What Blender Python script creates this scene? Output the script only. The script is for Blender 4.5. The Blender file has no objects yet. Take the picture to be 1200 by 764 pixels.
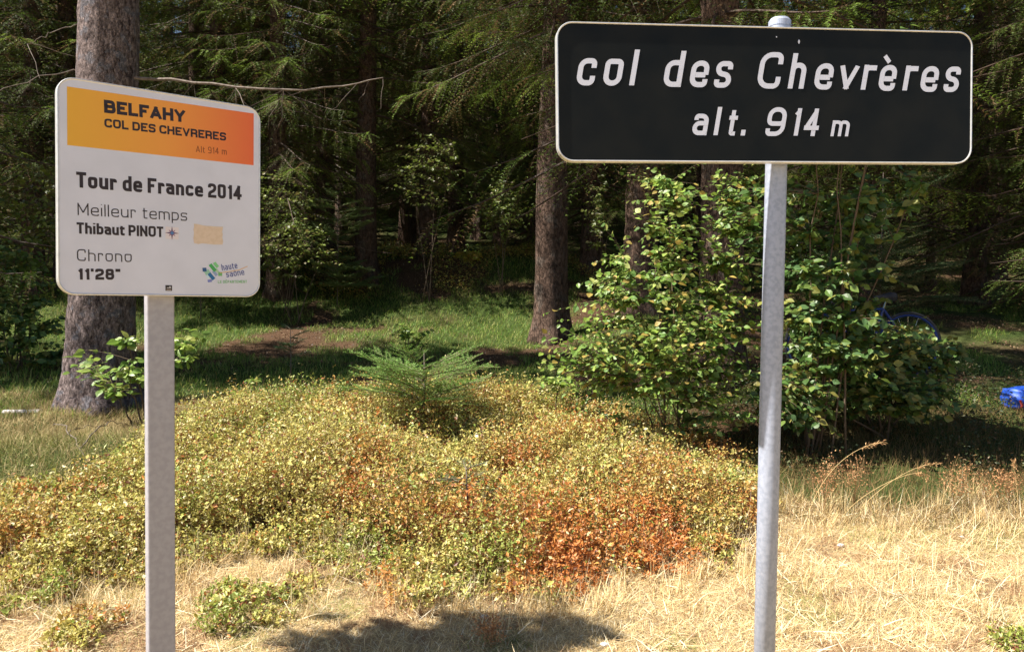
import bpy, math
import numpy as np
from mathutils import Vector, Matrix

SC = bpy.context.scene
COL = SC.collection
R_ = math.radians
rng = np.random.default_rng(7)

# ------------------------------------------------------------------ camera, sky, sun, exposure
CAM = np.array([0, 0, 1.6]); PITCH = R_(2.1); ROLL = R_(0.7); FPX = 933.3
F_ = np.array([0, math.cos(PITCH), -math.sin(PITCH)])
U0 = np.array([0, math.sin(PITCH), math.cos(PITCH)]); X0 = np.array([1., 0, 0])
RT = X0 * math.cos(ROLL) + U0 * math.sin(ROLL)
UP = U0 * math.cos(ROLL) - X0 * math.sin(ROLL)
cd = bpy.data.cameras.new('camera'); cam = bpy.data.objects.new('camera', cd); COL.objects.link(cam)
cd.sensor_width = 36; cd.lens = 28; cd.clip_end = 2000; cd.clip_start = 0.05
M = Matrix.Identity(4)
for i in range(3):
    M[i][0] = RT[i]; M[i][1] = UP[i]; M[i][2] = -F_[i]; M[i][3] = CAM[i]
cam.matrix_world = M
SC.camera = cam
SUN_EL = R_(53); TO_SUN_H = np.array([-0.981, -0.194])
TO_SUN = np.array([TO_SUN_H[0] * math.cos(SUN_EL), TO_SUN_H[1] * math.cos(SUN_EL), math.sin(SUN_EL)])
world = bpy.data.worlds.new('World'); SC.world = world; world.use_nodes = True
nt = world.node_tree; bg = nt.nodes['Background']
sky = nt.nodes.new('ShaderNodeTexSky'); sky.sky_type = 'NISHITA'; sky.sun_disc = False
sky.sun_elevation = SUN_EL; sky.sun_rotation = math.atan2(TO_SUN[0], TO_SUN[1])
sky.altitude = 900
nt.links.new(sky.outputs[0], bg.inputs[0]); bg.inputs[1].default_value = 0.052
sd = bpy.data.lights.new('sun', 'SUN'); sun = bpy.data.objects.new('sun', sd); COL.objects.link(sun)
sd.energy = 5.0; sd.angle = R_(0.53); sd.color = (1.0, 0.93, 0.82)
sun.rotation_euler = Vector(TO_SUN).to_track_quat('Z', 'Y').to_euler()
sun.location = (-20, -6, 30)
SC.view_settings.view_transform = 'Standard'; SC.view_settings.look = 'None'
SC.view_settings.exposure = 1.4; SC.view_settings.gamma = 1.0
SC.render.engine = 'CYCLES'
SC.cycles.max_bounces = 5; SC.cycles.diffuse_bounces = 3; SC.cycles.transmission_bounces = 4
SC.cycles.use_denoising = True

# ------------------------------------------------------------------ helpers
def unproj(u, v, Y):
    d = RT * (u - 600) / FPX + UP * (382 - v) / FPX + F_
    return CAM + d * Y / d[1]

class MB:
    def __init__(s): s.v = []; s.f = {}; s.c = []; s.n = 0
    def add(s, v, faces, col=(1, 1, 1)):
        v = np.asarray(v, np.float32).reshape(-1, 3)
        for fa in (faces if isinstance(faces, list) else [faces]):
            fa = np.asarray(fa, np.int64)
            if fa.size == 0: continue
            s.f.setdefault(fa.shape[1], []).append(fa + s.n)
        c = np.asarray(col, np.float32)
        if c.ndim == 1: c = np.broadcast_to(c, (len(v), 3))
        s.v.append(v); s.c.append(c); s.n += len(v)
    def mesh(s, name, mats, smooth=False):
        V = np.concatenate(s.v); C = np.concatenate(s.c)
        me = bpy.data.meshes.new(name); me.vertices.add(len(V)); me.vertices.foreach_set('co', V.ravel())
        loops = []; starts = []; totals = []; p = 0
        for k, fl in s.f.items():
            fa = np.concatenate(fl); loops.append(fa.ravel())
            starts.append(p + np.arange(len(fa)) * k); totals.append(np.full(len(fa), k)); p += fa.size
        L = np.concatenate(loops).astype(np.int32); st = np.concatenate(starts).astype(np.int32)
        me.loops.add(len(L)); me.loops.foreach_set('vertex_index', L)
        me.polygons.add(len(st)); me.polygons.foreach_set('loop_start', st)
        me.update(calc_edges=True)
        at = me.color_attributes.new('Col', 'FLOAT_COLOR', 'POINT')
        at.data.foreach_set('color', np.concatenate([C, np.ones((len(C), 1), np.float32)], 1).ravel())
        me.polygons.foreach_set('use_smooth', np.full(len(st), smooth))
        me.materials.append(mats)
        return me
    def obj(s, name, mat, parent=None, smooth=False):
        return link(name, s.mesh(name, mat, smooth), parent)

def link(name, me, parent=None, loc=None):
    o = bpy.data.objects.new(name, me); COL.objects.link(o)
    if parent is not None: o.parent = parent
    if loc is not None: o.location = loc
    return o
def tag(o, label=None, cat=None, group=None, kind=None):
    for k, x in (('label', label), ('category', cat), ('group', group), ('kind', kind)):
        if x: o[k] = x
    return o
def empty(name, loc, rz=0, **kw):
    o = link(name, None, None, loc); o.rotation_euler = (0, 0, rz); o.empty_display_size = .2
    return tag(o, **kw)

def nrm(a):
    a = np.asarray(a, float); return a / np.maximum(np.linalg.norm(a, axis=-1, keepdims=True), 1e-9)
def tube(mb, pts, rad, n=6, col=(1, 1, 1), cap=True):
    pts = np.asarray(pts, float); rad = np.broadcast_to(np.asarray(rad, float), (len(pts),))
    t = nrm(np.gradient(pts, axis=0)); ref = np.array([0, 0, 1.]) if abs(t[:, 2]).mean() < .8 else np.array([1., 0, 0])
    a = nrm(np.cross(t, ref)); b = np.cross(t, a)
    th = np.arange(n) * 2 * math.pi / n
    V = pts[:, None] + rad[:, None, None] * (a[:, None] * np.cos(th)[None, :, None] + b[:, None] * np.sin(th)[None, :, None])
    i = np.arange(len(pts) - 1)[:, None] * n; j = np.arange(n)[None]; k = (j + 1) % n
    q = np.stack([i + j, i + k, i + n + k, i + n + j], -1).reshape(-1, 4)
    fs = [q]
    if cap:
        fs.append(np.array([list(range(n))[::-1], [(len(pts) - 1) * n + x for x in range(n)]]))
    mb.add(V.reshape(-1, 3), fs, col)
def place(mb, tv, tf, pos, axis, normal, sx, sy, col, bend=None):
    """copies of a flat template (x across, y along, z off the face); tf: list of face arrays"""
    n = len(pos); tv = np.asarray(tv, float); k = len(tv)
    ax = nrm(axis); x = nrm(np.cross(ax, normal)); nz = np.cross(x, ax)
    sx = np.broadcast_to(sx, (n,)); sy = np.broadcast_to(sy, (n,))
    V = (pos[:, None] + x[:, None] * (tv[None, :, 0, None] * sx[:, None, None]) + ax[:, None] * (tv[None, :, 1, None] * sy[:, None, None])
         + nz[:, None] * (tv[None, :, 2, None] * sy[:, None, None]))
    if bend is not None: V[:, :, 2] -= bend[:, None] * (tv[None, :, 1] ** 2)
    off = (np.arange(n) * k)[:, None, None]
    fs = [(np.asarray(f)[None] + off).reshape(-1, np.asarray(f).shape[1]) for f in tf]
    c = np.asarray(col, float)
    if c.ndim == 2: c = np.repeat(c, k, 0)
    mb.add(V.reshape(-1, 3), fs, c)
def rdir(n, r=None):
    v = (r or rng).normal(size=(n, 3)); return nrm(v)
def mixc(cols, w, r=None):
    """pick a colour of a palette per element, with value jitter"""
    r = r or rng; cols = np.array(cols); n = w if isinstance(w, int) else len(w)
    i = r.integers(0, len(cols), n)
    return cols[i] * r.uniform(.75, 1.25, (n, 1))
def vnoise(x, y, s, seed=0):
    """smooth value noise on arrays"""
    x = np.asarray(x, float) / s; y = np.asarray(y, float) / s
    xi = np.floor(x).astype(np.int64); yi = np.floor(y).astype(np.int64); fx = x - xi; fy = y - yi
    fx = fx * fx * (3 - 2 * fx); fy = fy * fy * (3 - 2 * fy)
    def h(a, b):
        q = (a * 374761393 + b * 668265263 + seed * 1442695041) & 0xffffffff
        q = ((q ^ (q >> 13)) * 1274126177) & 0xffffffff
        return ((q ^ (q >> 16)) & 0xffff) / 65535.
    return (h(xi, yi) * (1 - fx) * (1 - fy) + h(xi + 1, yi) * fx * (1 - fy) + h(xi, yi + 1) * (1 - fx) * fy + h(xi + 1, yi + 1) * fx * fy)

# ------------------------------------------------------------------ terrain height
def T(x, y):
    x = np.asarray(x, float); y = np.asarray(y, float)
    L = np.interp(y, [-30, 4.2, 5, 6, 7, 8.5, 10, 13, 15, 17, 18.5, 20, 30, 45, 70, 300], [0, 0, .1, .25, .36, .36, .45, .65, 1.05, 1.75, 2.45, 2.65, 3.7, 8, 22, 90])
    Rr = np.interp(y, [-30, 5, 6, 7, 8, 9, 12, 16, 20, 30, 45, 70, 300], [0, 0, .08, .25, .45, .62, .9, 1.4, 1.95, 3.4, 8, 22, 90])
    w = np.clip((x - .5) / 2.5, 0, 1); w = w * w * (3 - 2 * w)
    h = L * (1 - w) + Rr * w
    wl = np.clip((-x - 3.2) / 1.5, 0, 1)
    h = h + .22 * (vnoise(x, y, .8, 6) - .5) * np.clip((y - 4.6) / .8, 0, 1) * np.clip((9.5 - y) / 2, 0, 1) * np.clip((2.4 - x) / .8, 0, 1)
    h = h + .13 * np.exp(-((x + 1.1) / 1.3) ** 2 - ((y - 6.7) / 1.1) ** 2)
    h = h - wl * .14 * np.exp(-((y - 7) / 1.6) ** 2)
    nf = np.clip((y - 3) / 6, 0.1, 1)
    return h + nf * (.16 * (vnoise(x, y, 1.7, 1) - .5) + .07 * (vnoise(x, y, .5, 2) - .5)) + .02 * (vnoise(x, y, .25, 3) - .5)
def ground_at(u, v):
    for Y in np.arange(2.5, 60, .02):
        p = unproj(u, v, Y)
        if p[2] <= T(p[0], p[1]): return np.array([p[0], p[1], float(T(p[0], p[1]))])
    return p
def gp(u, Y):
    """ground point under image column u at distance Y"""
    x = (u - 600) / FPX * Y
    return np.array([x, Y, float(T(x, Y))])

# ------------------------------------------------------------------ materials
def mat(name, base=None, rough=.8, attr=False, trans=0., bump=None, noise=None, metal=0., spec=.5, gain=1.0, tint=None):
    m = bpy.data.materials.new(name); m.use_nodes = True; n = m.node_tree.nodes; l = m.node_tree.links
    b = n['Principled BSDF']; b.inputs['Roughness'].default_value = rough; b.inputs['Metallic'].default_value = metal
    b.inputs['Specular IOR Level'].default_value = spec
    src = None
    if attr:
        a = n.new('ShaderNodeAttribute'); a.attribute_name = 'Col'; src = a.outputs['Color']
    elif base is not None:
        b.inputs['Base Color'].default_value = (*base, 1)
    tc = n.new('ShaderNodeTexCoord')
    if noise:   # (scale, second colour, low, high, detail)
        nz = n.new('ShaderNodeTexNoise'); nz.inputs['Scale'].default_value = noise[0]; nz.inputs['Detail'].default_value = noise[4] if len(noise) > 4 else 5
        l.new(tc.outputs['Object'], nz.inputs['Vector'])
        r = n.new('ShaderNodeMapRange'); r.inputs['From Min'].default_value = noise[2]; r.inputs['From Max'].default_value = noise[3]
        l.new(nz.outputs['Fac'], r.inputs['Value'])
        mx = n.new('ShaderNodeMix'); mx.data_type = 'RGBA'; l.new(r.outputs[0], mx.inputs['Factor'])
        if src: l.new(src, mx.inputs['A'])
        else: mx.inputs['A'].default_value = (*base, 1)
        mx.inputs['B'].default_value = (*noise[1], 1); src = mx.outputs['Result']
    if src: l.new(src, b.inputs['Base Color'])
    if bump:
        nb = n.new('ShaderNodeTexNoise'); nb.inputs['Scale'].default_value = bump[0]; nb.inputs['Detail'].default_value = 6
        l.new(tc.outputs['Object'], nb.inputs['Vector'])
        bp = n.new('ShaderNodeBump'); bp.inputs['Strength'].default_value = bump[1]; bp.inputs['Distance'].default_value = bump[2]
        l.new(nb.outputs['Fac'], bp.inputs['Height']); l.new(bp.outputs[0], b.inputs['Normal'])
    if trans:
        t = n.new('ShaderNodeBsdfTranslucent'); ms = n.new('ShaderNodeMixShader'); ms.inputs[0].default_value = trans
        if src: l.new(src, t.inputs['Color'])
        else: t.inputs['Color'].default_value = (*base, 1)
        l.new(b.outputs[0], ms.inputs[1]); l.new(t.outputs[0], ms.inputs[2]); l.new(ms.outputs[0], n['Material Output'].inputs[0])
    return m

M_leaf = mat('leaf_green', rough=.45, attr=True, trans=.35)
M_needle = mat('needles', rough=.6, attr=True, trans=.3, spec=.3)
M_straw = mat('straw', rough=.75, attr=True, trans=.25, spec=.3)
M_twig = mat('twig_bark', base=(.11, .075, .05), rough=.9)
M_grass = mat('grass_blades', rough=.6, attr=True, trans=.35, spec=.3)
M_berry = mat('bilberry_leaf', rough=.5, attr=True, trans=.3)

def bark_mat(name, dark, light, patch, scale=14):
    m = bpy.data.materials.new(name); m.use_nodes = True; n = m.node_tree.nodes; l = m.node_tree.links
    b = n['Principled BSDF']; b.inputs['Roughness'].default_value = .95; b.inputs['Specular IOR Level'].default_value = .15
    tc = n.new('ShaderNodeTexCoord'); mp = n.new('ShaderNodeMapping'); mp.inputs['Scale'].default_value = (1, 1, .45)
    l.new(tc.outputs['Object'], mp.inputs[0])
    vo = n.new('ShaderNodeTexVoronoi'); vo.inputs['Scale'].default_value = scale * 1.9; vo.feature = 'DISTANCE_TO_EDGE'
    n1 = n.new('ShaderNodeTexNoise'); n1.inputs['Scale'].default_value = scale; n1.inputs['Detail'].default_value = 8; n1.inputs['Roughness'].default_value = .7
    wv = n.new('ShaderNodeMix'); wv.data_type = 'VECTOR'; wv.inputs['Factor'].default_value = .12
    l.new(mp.outputs[0], wv.inputs['A']); l.new(mp.outputs[0], n1.inputs['Vector']); l.new(n1.outputs['Color'], wv.inputs['B'])
    l.new(wv.outputs['Result'], vo.inputs['Vector'])
    n2 = n.new('ShaderNodeTexNoise'); n2.inputs['Scale'].default_value = scale * .35; n2.inputs['Detail'].default_value = 6; l.new(tc.outputs['Object'], n2.inputs['Vector'])
    cr = n.new('ShaderNodeValToRGB'); l.new(n1.outputs['Fac'], cr.inputs[0])
    cr.color_ramp.elements[0].position = .36; cr.color_ramp.elements[0].color = (*dark, 1)
    cr.color_ramp.elements[1].position = .64; cr.color_ramp.elements[1].color = (*light, 1)
    r2 = n.new('ShaderNodeMapRange'); r2.inputs['From Min'].default_value = .55; r2.inputs['From Max'].default_value = .62; l.new(n2.outputs['Fac'], r2.inputs['Value'])
    mx = n.new('ShaderNodeMix'); mx.data_type = 'RGBA'; l.new(cr.outputs[0], mx.inputs['A']); mx.inputs['B'].default_value = (*patch, 1)
    mm = n.new('ShaderNodeMath'); mm.operation = 'MULTIPLY'; mm.inputs[1].default_value = .6; l.new(r2.outputs[0], mm.inputs[0]); l.new(mm.outputs[0], mx.inputs['Factor'])
    r3 = n.new('ShaderNodeMapRange'); r3.inputs['From Min'].default_value = 0; r3.inputs['From Max'].default_value = .09; l.new(vo.outputs['Distance'], r3.inputs['Value'])
    r3.inputs['To Min'].default_value = .45
    mu = n.new('ShaderNodeMix'); mu.data_type = 'RGBA'; mu.blend_type = 'MULTIPLY'; mu.inputs['Factor'].default_value = 1
    l.new(mx.outputs['Result'], mu.inputs['A']); l.new(r3.outputs[0], mu.inputs['B']); l.new(mu.outputs['Result'], b.inputs['Base Color'])
    ad = n.new('ShaderNodeMath'); ad.operation = 'MULTIPLY_ADD'; l.new(n1.outputs['Fac'], ad.inputs[0]); ad.inputs[1].default_value = 1.2; l.new(r3.outputs[0], ad.inputs[2])
    bp = n.new('ShaderNodeBump'); bp.inputs['Strength'].default_value = .9; bp.inputs['Distance'].default_value = .02
    l.new(ad.outputs[0], bp.inputs['Height']); l.new(bp.outputs[0], b.inputs['Normal'])
    return m
M_bark_grey = bark_mat('bark_grey', (.045, .03, .03), (.38, .30, .29), (.19, .20, .24), 24)
M_bark_brown = bark_mat('bark_brown', (.05, .032, .024), (.16, .105, .08), (.12, .10, .085), 13)

def ground_mat():
    m = bpy.data.materials.new('ground'); m.use_nodes = True; n = m.node_tree.nodes; l = m.node_tree.links
    b = n['Principled BSDF']; b.inputs['Roughness'].default_value = 1; b.inputs['Specular IOR Level'].default_value = .1
    a = n.new('ShaderNodeAttribute'); a.attribute_name = 'Col'
    tc = n.new('ShaderNodeTexCoord')
    n1 = n.new('ShaderNodeTexNoise'); n1.inputs['Scale'].default_value = 22; n1.inputs['Detail'].default_value = 9; n1.inputs['Roughness'].default_value = .75
    l.new(tc.outputs['Object'], n1.inputs['Vector'])
    r = n.new('ShaderNodeMapRange'); r.inputs['From Min'].default_value = .3; r.inputs['From Max'].default_value = .7; r.inputs['To Min'].default_value = .5; r.inputs['To Max'].default_value = 1.35
    l.new(n1.outputs['Fac'], r.inputs['Value'])
    mu = n.new('ShaderNodeMix'); mu.data_type = 'RGBA'; mu.blend_type = 'MULTIPLY'; mu.inputs['Factor'].default_value = 1
    l.new(a.outputs['Color'], mu.inputs['A']); l.new(r.outputs[0], mu.inputs['B']); l.new(mu.outputs['Result'], b.inputs['Base Color'])
    bp = n.new('ShaderNodeBump'); bp.inputs['Strength'].default_value = .8; bp.inputs['Distance'].default_value = .03
    l.new(n1.outputs['Fac'], bp.inputs['Height']); l.new(bp.outputs[0], b.inputs['Normal'])
    return m
M_ground = ground_mat()

# ------------------------------------------------------------------ ground sheet
def straw_zone(x, y):
    """1 where the sunny dried verge is, 0 in the wood"""
    edge = np.interp(x, [-6, -2.7, -1.5, -.2, 1.1, 2.2, 4, 7], [5.4, 5.2, 5.0, 4.8, 5.2, 6.0, 5.9, 5.7])
    return np.clip((edge + .5 * (vnoise(x, y, .6, 5) - .5) - y) / .4, 0, 1)
def floor_cols(x, y):
    g = vnoise(x, y, 1.3, 8) * .6 + vnoise(x, y, .4, 9) * .4
    litter = np.array([.085, .05, .03]); moss = np.array([.05, .075, .02])
    c = litter + (moss - litter) * np.clip((g - .32) * 4, 0, 1)[..., None]
    s = np.array([.48, .36, .20]) * (1 - .3 * vnoise(x, y, .3, 11))[..., None]
    z = straw_zone(x, y)[..., None]
    return c * (1 - z) + s * z
gx = np.concatenate([-np.geomspace(400, 7, 34), np.arange(-6.9, 7, .09), np.geomspace(7, 400, 34)])
gy = np.concatenate([-np.geomspace(300, 2, 16), np.arange(-1.8, 2.5, .3), np.arange(2.6, 12, .08), np.arange(12.1, 24, .2), np.geomspace(24.3, 600, 60)])
X, Y = np.meshgrid(gx, gy)
Z = T(X, Y)
nx, ny = len(gx), len(gy)
i = np.arange(ny - 1)[:, None] * nx + np.arange(nx - 1)[None]
mb = MB(); mb.add(np.stack([X, Y, Z], -1), np.stack([i, i + 1, i + nx + 1, i + nx], -1).reshape(-1, 4), floor_cols(X, Y).reshape(-1, 3))
tag(mb.obj('ground', M_ground, smooth=True), kind='structure')

# ------------------------------------------------------------------ the road signs
def rrect(w, h, r, n=8, inset=0.):
    w2, h2 = w / 2 - inset, h / 2 - inset; r = max(r - inset, .001); out = []
    for cx, cy, a0 in ((w2 - r, h2 - r, 0), (-w2 + r, h2 - r, 90), (-w2 + r, -h2 + r, 180), (w2 - r, -h2 + r, 270)):
        for k in range(n + 1):
            a = R_(a0 + 90 * k / n); out.append((cx + r * math.cos(a), cy + r * math.sin(a)))
    return np.array(out)
def sweep(mb, w, h, r, prof, col=(1, 1, 1)):
    """profile [(inset, z)] swept round a rounded rectangle"""
    rings = [np.concatenate([rrect(w, h, r, inset=a), np.full((36, 1), z)], 1) for a, z in prof]
    n = 36; V = np.concatenate(rings); i = np.arange(len(prof) - 1)[:, None] * n; j = np.arange(n)[None]; k = (j + 1) % n
    mb.add(V, np.stack([i + j, i + k, i + n + k, i + n + j], -1).reshape(-1, 4), col)
def flat(mb, pts, z, col=(1, 1, 1)):
    p = np.asarray(pts, float); mb.add(np.concatenate([p, np.full((len(p), 1), z)], 1), np.arange(len(p))[None], col)

M_galv = mat('galvanised_steel', base=(.39, .43, .54), rough=.45, metal=.25, noise=(70, (.31, .35, .45), .42, .62, 8), bump=(160, .15, .001))
M_galv2 = mat('galvanised_post', base=(.39, .385, .43), rough=.45, metal=.15, noise=(55, (.34, .335, .38), .4, .6, 8), bump=(120, .15, .001))
M_rim = mat('aluminium_rim', base=(.72, .72, .72), rough=.35, metal=.5, noise=(60, (.6, .6, .6), .4, .7))
M_black = mat('black_enamel', base=(.008, .010, .011), rough=.35, spec=.12, noise=(7, (.014, .015, .014), .35, .7, 8), bump=(3, .04, .003))
M_white = mat('white_enamel', base=(.68, .70, .82), rough=.3, noise=(9, (.63, .65, .76), .35, .65, 8))
M_print_white = mat('white_print', base=(.70, .74, .88), rough=.4)
M_ink = mat('dark_ink', base=(.018, .008, .012), rough=.45)
M_print = mat('colour_print', rough=.45, attr=True)

def sign_frame(px, py, pz, yaw, tilt):
    a = Vector((math.cos(yaw), math.sin(yaw), 0)); b = Vector((0, 0, 1))
    a2 = a * math.cos(tilt) - b * math.sin(tilt); b2 = b * math.cos(tilt) + a * math.sin(tilt); c = a2.cross(b2)
    m = Matrix.Identity(4)
    for i in range(3): m[i][0] = a2[i]; m[i][1] = b2[i]; m[i][2] = c[i]; m[i][3] = (px, py, pz)[i]
    return m
def put(o, m, root):
    o.parent = root; o.matrix_parent_inverse = root.matrix_world.inverted() if False else Matrix.Translation(-root.location)
    o.matrix_basis = m

# --- black pass sign
BX, BY, BZ = .7953, 2.5, 2.2356
pole_b = np.array([.843, 2.578])
rb = empty('road_sign', (pole_b[0], pole_b[1], 0), label='wide black sign with white slanted letters on a round galvanised pole', cat='sign')
mb_ = MB(); n = 32
tube(mb_, [(0, 0, -.3), (0, 0, 1.0), (0, 0, 2.3), (0, 0, 2.474), (0, 0, 2.484)], [.0338, .0338, .0338, .0338, .0325], 32)
mb_.obj('pole', M_galv, rb, smooth=False).data.polygons.foreach_set('use_smooth', [True] * 0 + [len(p.vertices) == 4 for p in rb.children[0].data.polygons])
mb_ = MB(); tube(mb_, [(0, 0, 2.470), (0, 0, 2.487), (0, 0, 2.496)], [.0350, .0350, .028], 32); mb_.obj('pole_cap', M_galv, rb)
SB = sign_frame(BX, BY, BZ, .1144, -.0257); W, H = 1.3473, .4182
mb_ = MB(); flat(mb_, rrect(W, H, .05, inset=.005), 0); put(mb_.obj('panel', M_black), SB, rb)
mb_ = MB(); sweep(mb_, W, H, .05, [(.0055, -.002), (.0050, .0022), (.0030, .0035), (.0008, .0030), (0, .001), (0, -.024), (.002, -.026), (.014, -.026), (.014, -.022), (.004, -.020), (.004, -.003)]); put(mb_.obj('rim', M_rim), SB, rb)
mb_ = MB(); flat(mb_, rrect(W, H, .05, inset=.004)[::-1], -.003); put(mb_.obj('back_plate', M_rim), SB, rb)
for zz in (.12, -.12):
    mb_ = MB()
    for q in (-1, 1):
        pass
    tube(mb_, [(-.45, zz - .015, -.014), (.45, zz - .015, -.014)], .009, 4); put(mb_.obj('rail', M_galv), SB, rb)
    mb_ = MB(); tube(mb_, [(0, 0, BZ + zz - .02), (0, 0, BZ + zz + .02)], [.0372, .0372], 20)
    mb_.obj('pole_clamp', M_galv, rb)
L1 = [('c', -613.0, -549.9, 19.5, 101.3), ('o', -531.4, -467.4, 19.7, 100.8), ('l', -450.9, -410.2, 22.1, 129.8), ('d', -346.8, -270.6, 19.5, 129.0), ('e', -260.9, -197.3, 19.8, 100.8), ('s', -182.3, -122.3, 19.4, 100.7),
      ('C', -43.7, 40.5, 19.0, 131.2), ('h', 54.3, 124.5, 20.5, 129.4), ('e', 141.1, 206.7, 18.9, 100.3), ('v', 229.9, 291.5, 20.3, 95.9), ('r', 295.0, 347.3, 20.7, 98.2), ('è', 354.7, 419.9, 18.1, 128.4), ('r', 434.9, 487.0, 20.5, 98.4), ('e', 495.4, 560.1, 17.2, 98.0), ('s', 575.9, 633.7, 17.8, 98.2)]
L2 = [('a', -253.1, -199.6, -126.2, -60.6), ('l', -185.7, -153.5, -125.6, -39.3), ('t', -141.2, -106.7, -126.3, -48.5), ('.', -98.3, -82.2, -125.9, -108.3), ('9', -16.4, 52.4, -126.6, -37.5), ('1', 70.0, 104.6, -124.6, -39.8), ('4', 106.6, 169.7, -125.5, -40.2), ('m', 195.3, 262.1, -125.3, -76.1)]
mb_ = MB()
for cx, cy, a, b in ((91.5, 165, 3.2, 6.5), (18.5, 178, 2, 2.4)):
    mb_ = MB(); flat(mb_, [((cx + a * math.cos(t)) / 1000, (cy + b * math.sin(t)) / 1000) for t in np.linspace(0, 2 * math.pi, 10)[:-1]], .0007); put(mb_.obj('paint_chip', M_print_white), SB, rb)

# --- white cycling sign; squared stroke lettering
SQ = {
 'B': (.98, [[(0, 0, 0), (0, 1, 0), (.93, 1), (.93, .52, 0), (0, .52, 0)], [(.5, .52, 0), (1, .52), (1, 0), (0, 0, 0)]]), 'E': (.85, [[(1, 1), (0, 1, 0), (0, 0, 0), (1, 0)], [(0, .51), (.9, .51)]]),
 'L': (.8, [[(0, 1), (0, 0, 0), (1, 0)]]), 'F': (.82, [[(1, 1), (0, 1, 0), (0, 0)], [(0, .5), (.88, .5)]]), 'A': (1.05, [[(0, 0), (.5, 1)], [(.5, 1), (1, 0)], [(.2, .27), (.8, .27)]]),
 'H': (.98, [[(0, 0), (0, 1)], [(1, 0), (1, 1)], [(0, .52), (1, .52)]]), 'Y': (1.0, [[(0, 1), (.5, .42)], [(.5, .42), (1, 1)], [(.5, .5), (.5, 0)]]), 'C': (.95, [[(1, .72), (1, 1), (0, 1), (0, 0), (1, 0), (1, .28)]]),
 'O': (1.0, [[(.5, 1, 0), (0, 1), (0, 0), (1, 0), (1, 1), (.5, 1, 0)]]), 'D': (.98, [[(0, 0, 0), (0, 1, 0), (1, 1), (1, 0), (0, 0, 0)]]),
 'S': (.92, [[(1, .76), (1, 1), (0, 1), (0, .52), (1, .52), (1, 0), (0, 0), (0, .24)]]), 'V': (1.0, [[(0, 1), (.5, 0)], [(.5, 0), (1, 1)]]), 'R': (.95, [[(0, 0), (0, 1, 0), (1, 1), (1, .45), (0, .45, 0)], [(.55, .45), (1, .38), (1, 0)]]),
 'T': (.85, [[(0, 1), (1, 1)], [(.5, 1), (.5, 0)]]), 'M': (1.15, [[(0, 0), (0, 1)], [(0, 1), (.5, .2)], [(.5, .2), (1, 1)], [(1, 1), (1, 0)]]), 'P': (.92, [[(0, 0), (0, 1, 0), (1, 1), (1, .42), (0, .42)]]),
 'I': (.0, [[(.5, 0), (.5, 1)]]), 'N': (.98, [[(0, 0), (0, 1)], [(0, 1), (1, 0)], [(1, 0), (1, 1)]]), ' ': (.35, []),
 'o': (.8, [[(.5, .68, 0), (0, .68), (0, 0), (1, 0), (1, .68), (.5, .68, 0)]]), 'u': (.78, [[(0, .68), (0, 0), (1, 0), (1, .68)], [(1, .3), (1, 0)]]), 'r': (.5, [[(0, 0), (0, .68)], [(0, .45), (0, .68), (1, .68), (1, .5)]]),
 'd': (.8, [[(1, 0), (1, 1)], [(1, .68, 0), (0, .68), (0, 0), (1, 0, 0)]]), 'e': (.8, [[(0, .34, 0), (1, .34, 0), (1, .68), (0, .68), (0, 0), (1, 0), (1, .12)]]), 'a': (.78, [[(0, .68), (1, .68), (1, 0)], [(1, .4, 0), (0, .4), (0, 0), (1, 0, 0)]]),
 'n': (.78, [[(0, 0), (0, .68)], [(0, .5), (0, .68), (1, .68), (1, 0)]]), 'c': (.75, [[(1, .5), (1, .68), (0, .68), (0, 0), (1, 0), (1, .18)]]), 'i': (.0, [[(.5, 0), (.5, .68)], [(.5, .99), (.5, 1)]]),
 'l': (.0, [[(.5, 0), (.5, 1)]]), 't': (.45, [[(.25, .95), (.25, 0), (1, 0)], [(0, .68), (1, .68)]]), 'm': (1.3, [[(0, 0), (0, .68)], [(0, .5), (0, .68), (.5, .68), (.5, 0)], [(.5, .5), (.5, .68), (1, .68), (1, 0)]]),
 'p': (.8, [[(0, -.28), (0, .68)], [(0, .68, 0), (1, .68), (1, 0), (0, 0, 0)]]), 's': (.72, [[(1, .56), (1, .68), (0, .68), (0, .35), (1, .35), (1, 0), (0, 0), (0, .12)]]), 'h': (.78, [[(0, 0), (0, 1)], [(0, .5), (0, .68), (1, .68), (1, 0)]]),
 'b': (.8, [[(0, 0), (0, 1)], [(0, .68, 0), (1, .68), (1, 0), (0, 0, 0)]]), '2': (.85, [[(0, .75), (0, 1), (1, 1), (1, .55), (0, .3), (0, 0, 0), (1, 0)]]), '0': (.85, [[(.5, 1, 0), (0, 1), (0, 0), (1, 0), (1, 1), (.5, 1, 0)]]),
 '1': (.32, [[(0, .8), (1, .97)], [(1, 1), (1, 0)]]), '4': (.9, [[(.72, 0), (.72, 1)], [(.72, 1), (0, .26)], [(0, .26), (1, .26)]]), '8': (.85, [[(.5, 1, 0), (0.04, 1), (.04, .53), (.96, .53), (.96, 1), (.5, 1, 0)], [(.5, .53, 0), (0, .53), (0, 0), (1, 0), (1, .53), (.5, .53, 0)]]),
 '9': (.85, [[(1, .45, 0), (0, .45), (0, 1), (1, 1), (1, 0), (0, 0)]]), "'": (.0, [[(.5, .8), (.5, 1)]]), '"': (.3, [[(0, .8), (0, 1)], [(1, .8), (1, 1)]]), '^': (0, []),
}
SQ['É'] = (.85, SQ['E'][1] + [[(.35, 1.2), (.7, 1.35)]])
SQ['ô'] = (.8, SQ['o'][1] + [[(.1, .85), (.5, 1.02), (.9, .85)]])
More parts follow.
